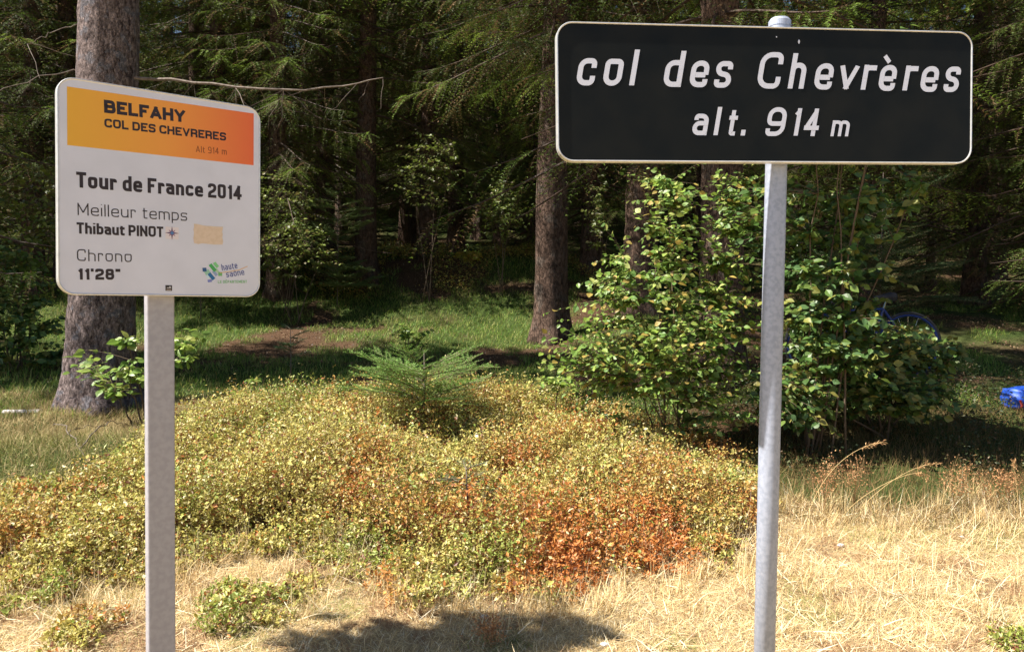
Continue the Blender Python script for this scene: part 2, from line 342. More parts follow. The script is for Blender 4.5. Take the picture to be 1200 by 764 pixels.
def roundpoly(p, r, wt=1.0):
    out = []
    for k, q in enumerate(p):
        P = np.array(q[:2], float)
        if k in (0, len(p) - 1) or (len(q) == 3): out.append(P); continue
        A = np.array(p[k - 1][:2], float); B = np.array(p[k + 1][:2], float)
        da = np.linalg.norm(A - P); db = np.linalg.norm(B - P); rr = min(r, da * .5, db * .5)
        a = P + (A - P) / max(da, 1e-9) * rr; b = P + (B - P) / max(db, 1e-9) * rr
        for t in np.linspace(0, 1, 7): w_ = 2 * t * (1 - t) * wt; k0 = (1 - t) ** 2; k1 = t * t; out.append((a * k0 + P * w_ + b * k1) / (k0 + w_ + k1))
    return np.array(out)
def stroke(mb, p, w, z, col, ext=(True, True), clamp=None, tf=None):
    ln = np.linalg.norm(np.diff(p, axis=0), axis=1); p = p[np.concatenate([[True], ln > 1e-7])]
    if len(p) < 2: return
    closed = np.allclose(p[0], p[-1]); d = nrm(np.diff(p, axis=0))
    if not closed:
        p = p.copy(); p[0] -= d[0] * w / 2 * ext[0]; p[-1] += d[-1] * w / 2 * ext[1]
    nn = np.stack([-d[:, 1], d[:, 0]], 1); off = np.zeros_like(p)
    for k in range(len(p)):
        a = nn[k - 1] if k > 0 else (nn[-1] if closed else nn[0]); b = nn[k] if k < len(nn) else (nn[0] if closed else nn[-1])
        m = a + b; off[k] = m / max(np.dot(m, m) / 2, .35)
    V = np.concatenate([p + off * w / 2, p - off * w / 2]); n = len(p); k = np.arange(n - 1)
    if clamp: V[:, 1] = V[:, 1].clip(*clamp)
    if tf: V = tf(V)
    mb.add(np.concatenate([V, np.full((2 * n, 1), z)], 1), np.stack([k + n, k + n + 1, k + 1, k], 1), col)
def ends(sp):
    """an end is lengthened by half the stroke where it runs out of the letter's box"""
    out = []
    for e, q in ((sp[0], sp[1]), (sp[-1], sp[-2])):
        dx, dy = e[0] - q[0], e[1] - q[1]
        out.append((abs(dy) > 1e-6 and ((e[1] <= 0 and dy < 0) or (e[1] >= 1 and dy > 0) or (e[1] == .68 and dy > 0))) or (abs(dx) > 1e-6 and abs(dy) < 1e-6 and ((e[0] <= 0 and dx < 0) or (e[0] >= 1 and dx > 0))))
    return out
def sqtext(mb, s, x0, y0, x1, y1, H, w, gap=.2, z=.0006, col=(1, 1, 1)):
    """s between (x0,y0) and (x1,y1) on its base line, mm; cap height H; stroke w"""
    L = math.hypot(x1 - x0, y1 - y0); d = np.array([(x1 - x0) / L, (y1 - y0) / L]); nr = np.array([-d[1], d[0]])
    g = gap * H; tot = sum(SQ[c][0] for c in s); fix = sum(w for c in s if c != ' ') + g * (len(s) - 1)
    k = (L - fix) / max(tot, 1e-6); x = 0
    tf = lambda V: (np.array([x0, y0]) + V[:, :1] * d + V[:, 1:2] * nr) / 1000
    for c in s:
        W_, st = SQ[c]; W_ = W_ * k; q = 0; hi = H if c not in 'Éô' else H * 1.5
        for sp in st:
            p = roundpoly([(x + w / 2 + (a[0] * W_ if SQ[c][0] else 0), w / 2 + a[1] * (H - w), *a[2:]) for a in sp], min(.28 * H, .5 * max(W_, 1)))
            stroke(mb, p, w, z + q * .00008, col, ends(sp), (-H if c == 'p' else 0, hi), tf); q += 1
        x += (W_ + w + g) if c != ' ' else (W_ + g)
# rounded slanted letters of the pass sign, each drawn in its own box
HV = {
 'c': [[(1, .68), (1, 1), (0, 1), (0, 0), (1, 0), (1, .32)]], 'o': [[(.5, 1, 0), (0, 1), (0, 0), (1, 0), (1, 1), (.5, 1, 0)]], 'l': [[(0, 0), (0, 1)]],
 'd': [[(1, 0), (1, 1)], [(1, .2, 0), (1, 0), (0, 0), (0, .70), (1, .70), (1, .5, 0)]], 'e': [[(.02, .46), (.98, .46)], [(1, .46, 0), (1, 1), (0, 1), (0, 0), (1, 0), (1, .26)]],
 's': [[(1, .74), (1, 1), (0, 1), (0, .56), (1, .46), (1, 0), (0, 0), (0, .26)]], 'C': [[(1, .70), (1, 1), (0, 1), (0, 0), (1, 0), (1, .30)]], 'h': [[(0, 0), (0, 1)], [(0, .35), (0, .69), (1, .69), (1, 0)]],
 'v': [[(0, 1), (.45, 0)], [(.45, 0), (1, 1)]], 'r': [[(0, 0), (0, 1)], [(0, .45), (0, .98), (1, .98)]], 'a': [[(.05, .76), (.05, 1), (1, 1), (1, 0)], [(1, .58), (0, .58), (0, 0), (1, 0), (1, .35)]],
 't': [[(.35, 1), (.35, 0), (1, 0)], [(-.1, .74), (1.1, .74)]], '9': [[(.5, .42, 0), (0, .42), (0, 1), (1, 1), (1, .42), (.5, .42, 0)], [(1, .75), (1, 0), (0, 0), (0, .22)]],
 '1': [[(.9, 0), (.9, 1)], [(0, .80), (.9, .95, 0)]], '4': [[(.74, 0), (.74, 1)], [(.74, .95), (0, .26)], [(0, .26), (1, .26)]], 'm': [[(0, 0), (0, 1)], [(0, .6), (0, 1), (.5, 1), (.5, 0)], [(.5, .6), (.5, 1), (1, 1), (1, 0)]], '.': [[(0, 0), (0, 1)]],
}
def slanted(mb, ch, x0, x1, y0, y1, z, w, shear=.18):
    H = y1 - y0; full = H
    if ch == 'è': H = H * .735
    if ch == '.': w = (x1 - x0) * .86
    W_ = max(x1 - x0 - shear * full * (.48 if ch in 'CcoesèaC9' else .05 if ch == 'v' else .7 if ch == 'r' else .95) - w, 0)
    x0 -= shear * H * (.25 if ch in 'CcoesèaC9' else .95 if ch == 'v' else .2 if ch == '4' else 0)
    if ch in 'l.1': W_ = 0 if ch != '1' else 9
    if ch == '1': x0 -= 4; w = 13.5
    if ch == 't': W_ = 12; w = 12.5; x0 -= 1
    tf = lambda V: np.stack([x0 + V[:, 0] + shear * V[:, 1], y0 + V[:, 1]], 1) / 1000
    for q, sp in enumerate(HV['e' if ch == 'è' else ch]):
        p = roundpoly([(w / 2 + a[0] * W_, w / 2 + a[1] * (H - w), *a[2:]) for a in sp], 99, .72)
        if ch == 'r' and q: p = roundpoly([(w / 2 + a[0] * W_, w / 2 + a[1] * (H - w), *a[2:]) for a in sp], .5 * W_)
        stroke(mb, p, w, z + q * .0001, (1, 1, 1), ends(sp), (0, H), tf)
    if ch == 'è':
        a = np.array([(W_ * .15, full - 1), (W_ * .62, H + 8)]); stroke(mb, a, w * .8, z + .0002, (1, 1, 1), (False, False), None, tf)
for LL, w_ in ((L1, 15.8), (L2, 13.8)):
    for ch, x0, x1, y0, y1 in LL:
        mb_ = MB(); slanted(mb_, ch, x0, x1, y0, y1, .0006, w_ if ch != 'm' else 10.5); put(mb_.obj('letter', M_print_white), SB, rb)
WX, WY, WZ, WYAW = -1.041, 2.4, 1.8921, .6742
SW = sign_frame(WX, WY, WZ, WYAW, .0024); W, H = .5754, .606
aw = np.array([math.cos(WYAW), math.sin(WYAW)]); bw = np.array([-math.sin(WYAW), math.cos(WYAW)])
pw = np.array([WX, WY]) + bw * .050 - aw * .008
rw = empty('road_sign', (pw[0], pw[1], 0), label='square white sign with yellow and orange band on a flat grey post', cat='sign')
SWp = Matrix.Translation((pw[0], pw[1], 0)) @ Matrix.Rotation(WYAW, 4, 'Z')
mb_ = MB()
sec = rrect(.080, .040, .007, 4)
V = np.concatenate([np.concatenate([sec, np.full((len(sec), 1), z)], 1) for z in (-.3, .7, 1.35, 2.08)]); n = len(sec); i = np.arange(3)[:, None] * n; j = np.arange(n)[None]; k = (j + 1) % n
mb_.add(V, [np.stack([i + j, i + k, i + n + k, i + n + j], -1).reshape(-1, 4), np.array([[3 * n + q for q in range(n)]])]); o = mb_.obj('post', M_galv2); put(o, SWp, rw)
mb_ = MB(); flat(mb_, rrect(W, H, .045, inset=.005), 0); put(mb_.obj('panel', M_white), SW, rw)
mb_ = MB(); sweep(mb_, W, H, .045, [(.0055, -.002), (.0050, .0012), (.0030, .0024), (.0010, .0018), (0, -.001), (0, -.026), (.003, -.029), (.016, -.029), (.016, -.024), (.005, -.022), (.005, -.003)]); put(mb_.obj('rim', M_rim), SW, rw)
mb_ = MB(); flat(mb_, rrect(W, H, .045, inset=.0045)[::-1], -.003); put(mb_.obj('back_plate', M_rim), SW, rw)
for yy in (.17, -.17):
    mb_ = MB(); tube(mb_, [(-.2, yy, -.016), (.2, yy, -.016)], .012, 4); put(mb_.obj('rail', M_galv), SW, rw)
# colour band (printed gradient: yellow to red-orange)
mb_ = MB(); xs = np.linspace(-.2625, .2655, 34); c0 = np.array([.80, .42, .03]); c1 = np.array([.84, .33, .045]); c2 = np.array([.78, .14, .035])
V = []; C = []
for q, x in enumerate(xs):
    t = q / 33; c = c0 * (1 - t * 2) + c1 * t * 2 if t < .5 else c1 * (2 - 2 * t) + c2 * (2 * t - 1)
    V += [(x, .1140 + .0042 * t, .0003), (x, .2758 + .0064 * t, .0003)]; C += [c, c]
i = np.arange(33) * 2; mb_.add(V, np.stack([i, i + 2, i + 3, i + 1], 1), np.array(C)); put(mb_.obj('colour_band', M_print), SW, rw)
def line(name, mat_, *args, **kw):
    m = MB(); sqtext(m, *args, **kw); put(m.obj(name, mat_), SW, rw)
line('village_lettering', M_ink, 'BELFAHY', -168.6, 217.8, 54.5, 222.6, 37, 9.4, gap=.08)
line('pass_lettering', M_ink, 'COL DES CHEVRERES', -168, 177, 178, 184, 25, 5.6, gap=.1)
line('altitude_lettering', mat('brown_ink', base=(.22, .06, .02)), 'Alt 914 m', 86.2, 137.8, 179.7, 141, 19.5, 2.0, gap=.16)
line('race_lettering', M_ink, 'Tour de France 2014', -240.3, -1, 227.3, 4.3, 44, 9.0, gap=.095)
line('heading_lettering', M_ink, 'Meilleur temps', -237.4, -78.1, 60.1, -73.6, 34, 3.1, gap=.17)
line('rider_lettering', M_ink, 'Thibaut PINOT', -240, -130, -8.5, -127.2, 31.5, 6.4, gap=.085)
line('heading_lettering', M_ink, 'Chrono', -239.5, -206.7, -96.6, -204.8, 33, 3.1, gap=.19)
line('time_lettering', M_ink, "11'28\"", -238.2, -259.6, -127.1, -257.3, 31.5, 7.4, gap=.12)
# compass sticker
mb_ = MB(); X0s, Y0s = 16, -113; flat(mb_, np.array([(-2.5, -131), (35, -131.5), (35.5, -95), (-2.5, -94.5)]) / 1000, .0004, (.74, .68, .72))
for a in range(8):
    t = a * math.pi / 4; r1 = 21 if a % 2 == 0 else 14; u_ = np.array([math.cos(t), math.sin(t)]); w_ = np.array([-u_[1], u_[0]])
    flat(mb_, np.array([np.array([X0s, Y0s]) + w_ * 3 + u_ * 2, np.array([X0s, Y0s]) - w_ * 3 + u_ * 2, np.array([X0s, Y0s]) + u_ * r1]) / 1000, .0007 + a * .00003, ((.12, .05, .14), (.30, .12, .20))[a % 2])
flat(mb_, [((X0s + 5 * math.cos(t)) / 1000, (Y0s + 5 * math.sin(t)) / 1000) for t in np.linspace(0, 2 * math.pi, 13)[:-1]], .0011, (.08, .2, .45))
put(mb_.obj('compass_sticker', M_print), SW, rw)
mb_ = MB(); pts = []
for (a, b), (c, d) in zip([(80, -141), (167, -140), (168, -84), (80, -82)], [(167, -140), (168, -84), (80, -82), (80, -141)]):
    for t in np.linspace(0, 1, 8)[:-1]: pts.append(((a + (c - a) * t + rng.uniform(-1.8, 1.8)) / 1000, (b + (d - b) * t + rng.uniform(-1.8, 1.8)) / 1000))
flat(mb_, pts, .0005); put(mb_.obj('glue_patch', mat('old_glue', base=(.72, .58, .46), rough=.8, noise=(90, (.68, .54, .41), .45, .6))), SW, rw)
# county logo
mb_ = MB()
def dia(cx, cy, w, h, ang, col, z):
    c, s = math.cos(R_(ang)), math.sin(R_(ang)); flat(mb_, [((cx + x * c - y * s) / 1000, (cy + x * s + y * c) / 1000) for x, y in ((-w, -h), (w, -h), (w, h), (-w, h))], z, col)
dia(112, -220, 6, 6, 5, (.02, .09, .25), .0005); dia(121, -229, 8, 8, 30, (.30, .55, .42), .00045)
dia(137, -213, 13, 5.5, -50, (.06, .40, .10), .0006); dia(147, -204, 9, 5, -50, (.22, .60, .25), .0005)
dia(133, -240, 12, 5.5, -50, (.01, .14, .36), .0006); dia(144, -230, 9, 4.5, -50, (.28, .38, .60), .0005)
dia(160, -232, 6, 6, 0, (.16, .45, .16), .0005); dia(128, -254, 6.5, 4, 10, (.18, .22, .55), .0005); dia(150, -222, 6, 4, -50, (.45, .62, .40), .00055)
dia(122, -241, 6, 3, -50, (.55, .75, .85), .00055)
sqtext(mb_, 'haute', 166, -221, 215, -212, 20, 2.5, gap=.14, z=.0007, col=(.06, .08, .30))
sqtext(mb_, 'saône', 180, -242, 237, -232, 20, 2.5, gap=.14, z=.0007, col=(.06, .08, .30))
sqtext(mb_, 'LE DÉPARTEMENT', 153, -261, 245, -258, 9, 1.5, gap=.16, z=.0007, col=(.20, .50, .22))
p = np.array([(160, -228), (190, -223), (220, -217), (246, -205)]) / 1000; stroke(mb_, p, .0018, .0009, (.75, .42, .10))
put(mb_.obj('county_logo', M_print), SW, rw)
mb_ = MB(); flat(mb_, np.array([(-3, -287), (16, -287), (16, -270), (-3, -270)]) / 1000, .0005, (.02, .015, .015)); flat(mb_, np.array([(1, -277), (7, -277), (10, -272), (13, -277), (13, -279), (1, -279)]) / 1000, .0007, (.6, .58, .6))
flat(mb_, np.array([(0, -285), (13, -285), (13, -282.5), (0, -282.5)]) / 1000, .0007, (.45, .35, .3)); put(mb_.obj('maker_mark', M_print), SW, rw)

# ------------------------------------------------------------------ trees
def trunk_mesh(name, m, r0, H, flare=.55, lean=(0, 0), seed=0, rtop=.2, n=28):
    zs = np.concatenate([np.arange(-.5, 3, .07), np.arange(3, 8, .2), np.linspace(8, H, 12)])
    th = np.arange(n) * 2 * math.pi / n; V = []
    r = np.random.default_rng(seed); lob = r.uniform(0, 6.28, 3)
    for z in zs:
        zz = max(z, 0); f = math.exp(-zz / .28)
        rr = r0 * (1 - (1 - rtop) * zz / H) * (1 + flare * f * (.75 + .35 * np.cos(5 * th + lob[0]) + .15 * np.cos(3 * th + lob[1])) + .06 * np.sin(2 * th + lob[2]))
        rr = rr * (1 + .05 * (vnoise(th * 3 + 9, np.full(n, z * 2), 1, seed) - .5) + .09 * (vnoise(th * 9 + 9, np.full(n, z * 9), 1, seed + 1) - .5))
        V.append(np.stack([rr * np.cos(th) + lean[0] * zz + .04 * math.sin(z * .6 + lob[0]), rr * np.sin(th) + lean[1] * zz, np.full(n, z)], 1))
    V = np.concatenate(V); i = np.arange(len(zs) - 1)[:, None] * n; j = np.arange(n)[None]; k = (j + 1) % n
    mb = MB(); mb.add(V, np.stack([i + j, i + k, i + n + k, i + n + j], -1).reshape(-1, 4)); return mb.mesh(name, m, smooth=True)

NTRI = np.array([(-.5, 0, 0), (.5, 0, 0), (0, 1, 0)]); NTF = [np.array([[0, 1, 2]])]
def spray(mb, P0, D, Ln, r, M=9, nl=.045, nw=.016, cols=None):
    """twigs from P0 along D with needle tufts on both sides"""
    n = len(P0); D = nrm(D)
    side = nrm(np.cross(D, np.array([0, 0, 1.]) + r.normal(0, .25, (n, 3)))); up = np.cross(side, D)
    s = (np.arange(M) + .5) / M
    base = P0[:, None] + D[:, None] * (Ln[:, None] * s[None])[..., None]
    base[..., 2] -= (Ln[:, None] ** 1.5) * .35 * s[None] ** 2
    for sg in (-1, 1):
        a = D[:, None] * .75 + side[:, None] * sg * .75 + r.normal(0, .22, (n, M, 3)) + up[:, None] * .12
        sc = (nl * (1.15 - .5 * s)[None] * r.uniform(.7, 1.3, (n, M)))
        nn = up[:, None] + r.normal(0, .5, (n, M, 3))
        c = np.repeat(cols, M, 0) * r.uniform(.8, 1.2, (n * M, 1))
        place(mb, NTRI, NTF, base.reshape(-1, 3), a.reshape(-1, 3), nn.reshape(-1, 3), np.full(n * M, nw), sc.ravel(), c)
    # the twig's own wood, a thin strip
    w = .0025; tip = base[:, -1]
    V = np.stack([P0 - side * w, P0 + side * w, tip], 1).reshape(-1, 3); k = np.arange(n)[:, None] * 3 + np.arange(3)[None]
    mb.add(V, k, (.10, .06, .035))
GREENS = [(.044, .070, .012), (.066, .105, .016), (.10, .155, .022), (.060, .078, .018), (.15, .21, .03)]
def crown_mesh(name, seed, H=17, zlow=3.2, Lmax=2.6, step=.34, dead=.25, fine=8., shape=.75, k=1.0, azr=None):
    r = np.random.default_rng(seed); mb = MB(); P0 = []; D = []; Ln = []; Cc = []; fineP = []
    z = zlow
    while z < H * .985:
        nb = r.integers(4, 7)
        a0 = r.uniform(0, 6.28)
        for q in range(nb):
            az = a0 + q * 6.283 / nb + r.normal(0, .2)
            fr = (z - zlow) / (H - zlow)
            L = Lmax * (1 - fr) ** shape * r.uniform(.55, 1.1) + .15
            low = z < zlow + 1.2
            isdead = low and r.random() < dead
            pit = r.uniform(-.35, .0) + .35 * fr; sag = .22 + .1 * r.random()
            d = np.array([math.cos(az), math.sin(az), 0]); t = np.linspace(0, 1, 7)
            pts = d[None] * (L * t)[:, None] + np.array([0, 0, z]) + np.array([0, 0, 1.])[None] * (L * (pit * t - sag * t ** 2 + .16 * t ** 4))[:, None]
            pts += np.array([-d[1], d[0], 0])[None] * (r.normal(0, .08) * L * t ** 2)[:, None]
            tube(mb, pts, np.linspace(.008 + .008 * L, .003, 7), 4, (.09, .06, .045), cap=False)
            if isdead: continue
            nt_ = int(L / (.055 if z < fine else .10) * k) + 3
            tt = np.sort(r.uniform(.12, 1, nt_)); idx = tt * 6; i0 = np.minimum(idx.astype(int), 5); f = (idx - i0)[:, None]
            p = pts[i0] * (1 - f) + pts[i0 + 1] * f; td = nrm(pts[i0 + 1] - pts[i0])
            sd_ = np.array([-d[1], d[0], 0]) * np.where(r.random(nt_) < .5, -1, 1)[:, None]
            dd = td * r.uniform(.35, 1., (nt_, 1)) + sd_ * r.uniform(.4, 1, (nt_, 1)) + np.array([0, 0, 1.]) * r.uniform(-.75, .05, (nt_, 1))
            ll = np.clip((.16 + .30 * (1 - tt)) * L * r.uniform(.6, 1.2, nt_), .10, .75)
            P0.append(p); D.append(dd); Ln.append(ll); fineP.append(np.full(nt_, z < fine))
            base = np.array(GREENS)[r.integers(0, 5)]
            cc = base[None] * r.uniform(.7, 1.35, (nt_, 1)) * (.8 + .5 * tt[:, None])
            br = r.random(nt_) < .16; cc[br] = np.array((.20, .13, .06)) * r.uniform(.6, 1.4)
            Cc.append(cc)
        z += step * r.uniform(.75, 1.25)
    P0 = np.concatenate(P0); D = np.concatenate(D); Ln = np.concatenate(Ln); Cc = np.concatenate(Cc); fp = np.concatenate(fineP)
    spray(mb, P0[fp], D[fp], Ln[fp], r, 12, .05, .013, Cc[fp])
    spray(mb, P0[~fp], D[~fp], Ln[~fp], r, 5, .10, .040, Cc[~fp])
    me = mb.mesh(name, M_needle); return me

T_A = trunk_mesh('trunk', M_bark_brown, .30, 19, seed=1)
T_B = trunk_mesh('trunk', M_bark_brown, .22, 16, seed=2)
T_C = trunk_mesh('trunk', M_bark_brown, .13, 11, seed=3)
C_high = crown_mesh('crown', 11, H=19.5, zlow=4.2, Lmax=3.1, step=.36)
C_low = crown_mesh('crown', 12, H=17, zlow=1.6, Lmax=2.7, step=.30, dead=.5)
C_mid = crown_mesh('crown', 13, H=18, zlow=2.6, Lmax=2.9, step=.32, dead=.4)
C_small = crown_mesh('crown', 14, H=11.5, zlow=.5, Lmax=2.1, step=.24, dead=.25, shape=.9)

def spruce(loc, tm, cm, rz, sc, label, group=None, scz=None, lean=None):
    e = empty('spruce_tree', loc, rz, label=label, cat='tree', group=group)
    e.scale = (sc, sc, scz or sc)
    if lean: e.rotation_euler = (lean[0], lean[1], rz)
    link('trunk', tm, e); c = link('crown', cm, e); c['kind'] = 'stuff'
    return e

# the big grey-barked spruce behind the white sign
g = gp(120, 8.7); g[0] = -4.47
big = empty('spruce_tree', g, label='big grey barked spruce with flaky trunk standing behind the white sign', cat='tree')
me = trunk_mesh('trunk', M_bark_grey, .36, 21, flare=.45, seed=21, rtop=.25, n=40, lean=(.012, 0)); link('trunk', me, big)
c = link('crown', crown_mesh('crown', 22, H=21, zlow=9.0, Lmax=2.4, step=.42), big); c['kind'] = 'stuff'
def limb(parent, pts, r0, twigs, seed, m=M_twig):
    r = np.random.default_rng(seed); mb = MB(); pts = np.array(pts, float)
    t = np.linspace(0, 1, 14); q = np.stack([np.interp(t, np.linspace(0, 1, len(pts)), pts[:, k]) for k in range(3)], 1) + r.normal(0, .012, (14, 3))
    tube(mb, q, np.linspace(r0, r0 * .25, 14), 6)
    for k in range(twigs):
        p = q[r.integers(3, 14)]; L = r.uniform(.2, .8); d = nrm(np.array([r.normal(0, .5), r.normal(0, .4), -abs(r.normal(.6, .4))])); s = np.linspace(0, 1, 6)
        tube(mb, p + d * (L * s)[:, None] + r.normal(0, .02, (6, 3)) * s[:, None], np.linspace(.004, .0015, 6), 3)
    return mb.obj('branch', m, parent)
def rel(u, v, Yd): return unproj(u, v, Yd) - g
M_dead = mat('dead_branch', base=(.10, .075, .06), rough=.9, noise=(30, (.16, .13, .11), .4, .6))
limb(big, [rel(160, 92, 8.6), rel(230, 96, 8.3), rel(320, 105, 8.0), rel(400, 102, 7.8), rel(450, 92, 7.7)], .019, 18, 5, M_dead)
limb(big, [rel(96, 82, 8.6), rel(50, 88, 8.4), rel(0, 108, 8.2), rel(-60, 130, 8.1)], .008, 4, 6, M_dead)
limb(big, [rel(92, 28, 8.6), rel(60, 38, 8.5), rel(32, 52, 8.4)], .007, 2, 7, M_dead)

main = [  # u, Y, trunk, crown, rz, scale, label
    (647, 14.0, T_A, crown_mesh('crown', 16, H=19.5, zlow=5.3, Lmax=3.4, step=.27, dead=.1, k=1.5), .4, 1.0, 'straight brown trunked spruce just left of the black sign'),
    (748, 15.6, T_A, C_high, 2.4, 1.1, 'dark spruce trunk rising behind the leafy birch bush, below the black sign'),
    (429, 17.6, T_A, C_high, 1.1, .86, 'slim brown spruce on the mossy bank between the two signs'),
    (1163, 21, T_A, C_high, 3.3, .9, 'spruce with sunlit trunk edge deep in the dark wood at the far right'),
]
for u, Y, tm, cm, rz, s, lab in main:
    p = gp(u, Y); spruce(p, tm, cm, rz, s, lab)
p = gp(848, 9.4); spruce(p, trunk_mesh('trunk', M_bark_brown, .25, 18, seed=31, flare=.5), crown_mesh('crown', 32, H=18, zlow=3.3, Lmax=3.1, step=.36, dead=.3), .7, 1, 'nearest spruce behind the birch bush, mostly hidden by the black sign', lean=(0, R_(-3.2)))

GRP = 'spruces massed in the dark wood'
LAB = 'dark green spruce massed with others in the shady wood behind'
r = np.random.default_rng(77); pts = []
def far_ok(x, y, d): return all((x - a) ** 2 + (y - b) ** 2 > d * d for a, b in pts)
for u, Y, *_ in main: pts.append(((u - 600) / FPX * Y, Y))
spots = [(533, 22, 0), (585, 26, 1), (700, 28, 0), (300, 17, 2), (230, 20, 0), (40, 16.5, 1), (150, 24, 1), (360, 24, 1), (480, 27, 1), (930, 19, 2), (1000, 24, 1), (1090, 20, 2), (1240, 16, 2), (1300, 20, 1), (820, 23, 1), (620, 21, 2), (255, 17.5, 1), (325, 16.5, 1), (500, 19.5, 1), (380, 20, 1), (690, 19, 1), (1225, 14.5, 1), (1140, 17.5, 1), (1020, 17, 1)]
CM = (C_mid, C_low, C_small); TM = (T_B, T_B, T_C)
for u, Y, k in spots:
    q = gp(u, Y); pts.append((q[0], q[1])); spruce(q, TM[k], CM[k], r.uniform(0, 6.28), r.uniform(.85, 1.1), LAB, GRP)
for Y in np.arange(21, 52, 2.6):
    for x in np.arange(-Y * .75 - 3, Y * .75 + 3, 3.3):
        xx = x + r.uniform(-1, 1); yy = Y + r.uniform(-.9, .9)
        if not far_ok(xx, yy, 2.3): continue
        pts.append((xx, yy)); k = r.choice([0, 1, 1, 2])
        spruce((xx, yy, float(T(xx, yy))), TM[k], CM[k], r.uniform(0, 6.28), r.uniform(.85, 1.15), LAB, GRP)
# wood going on past the left and right edge of the picture
GRP2 = 'spruces along the edge of the wood'
for x, y, k in ((-8.6, 10.2, 1), (-12, 9.9, 0), (-16, 9, 1), (-9.5, 17, 0), (-13, 17, 1), (-17, 15.5, 0), (-21, 10.5, 1), (9.5, 10.5, 1), (12, 13, 0), (13, 9, 1)):
    spruce((x, y, float(T(x, y))), TM[k], CM[k], r.uniform(0, 6.28), r.uniform(.9, 1.1), LAB, GRP)

spruce((-3.05, 2.86, 0.0), trunk_mesh('trunk', M_bark_brown, .05, 5.3, seed=9), crown_mesh('crown', 15, H=5.15, zlow=3.5, Lmax=.27, step=.09, dead=0, shape=1., k=1.6), 1.0, 1, 'slim young spruce added out of view on the left to cast the foreground shadow', lean=(R_(-4), 0))  # unseen tree, added and shaped only to throw the shadow at bottom centre
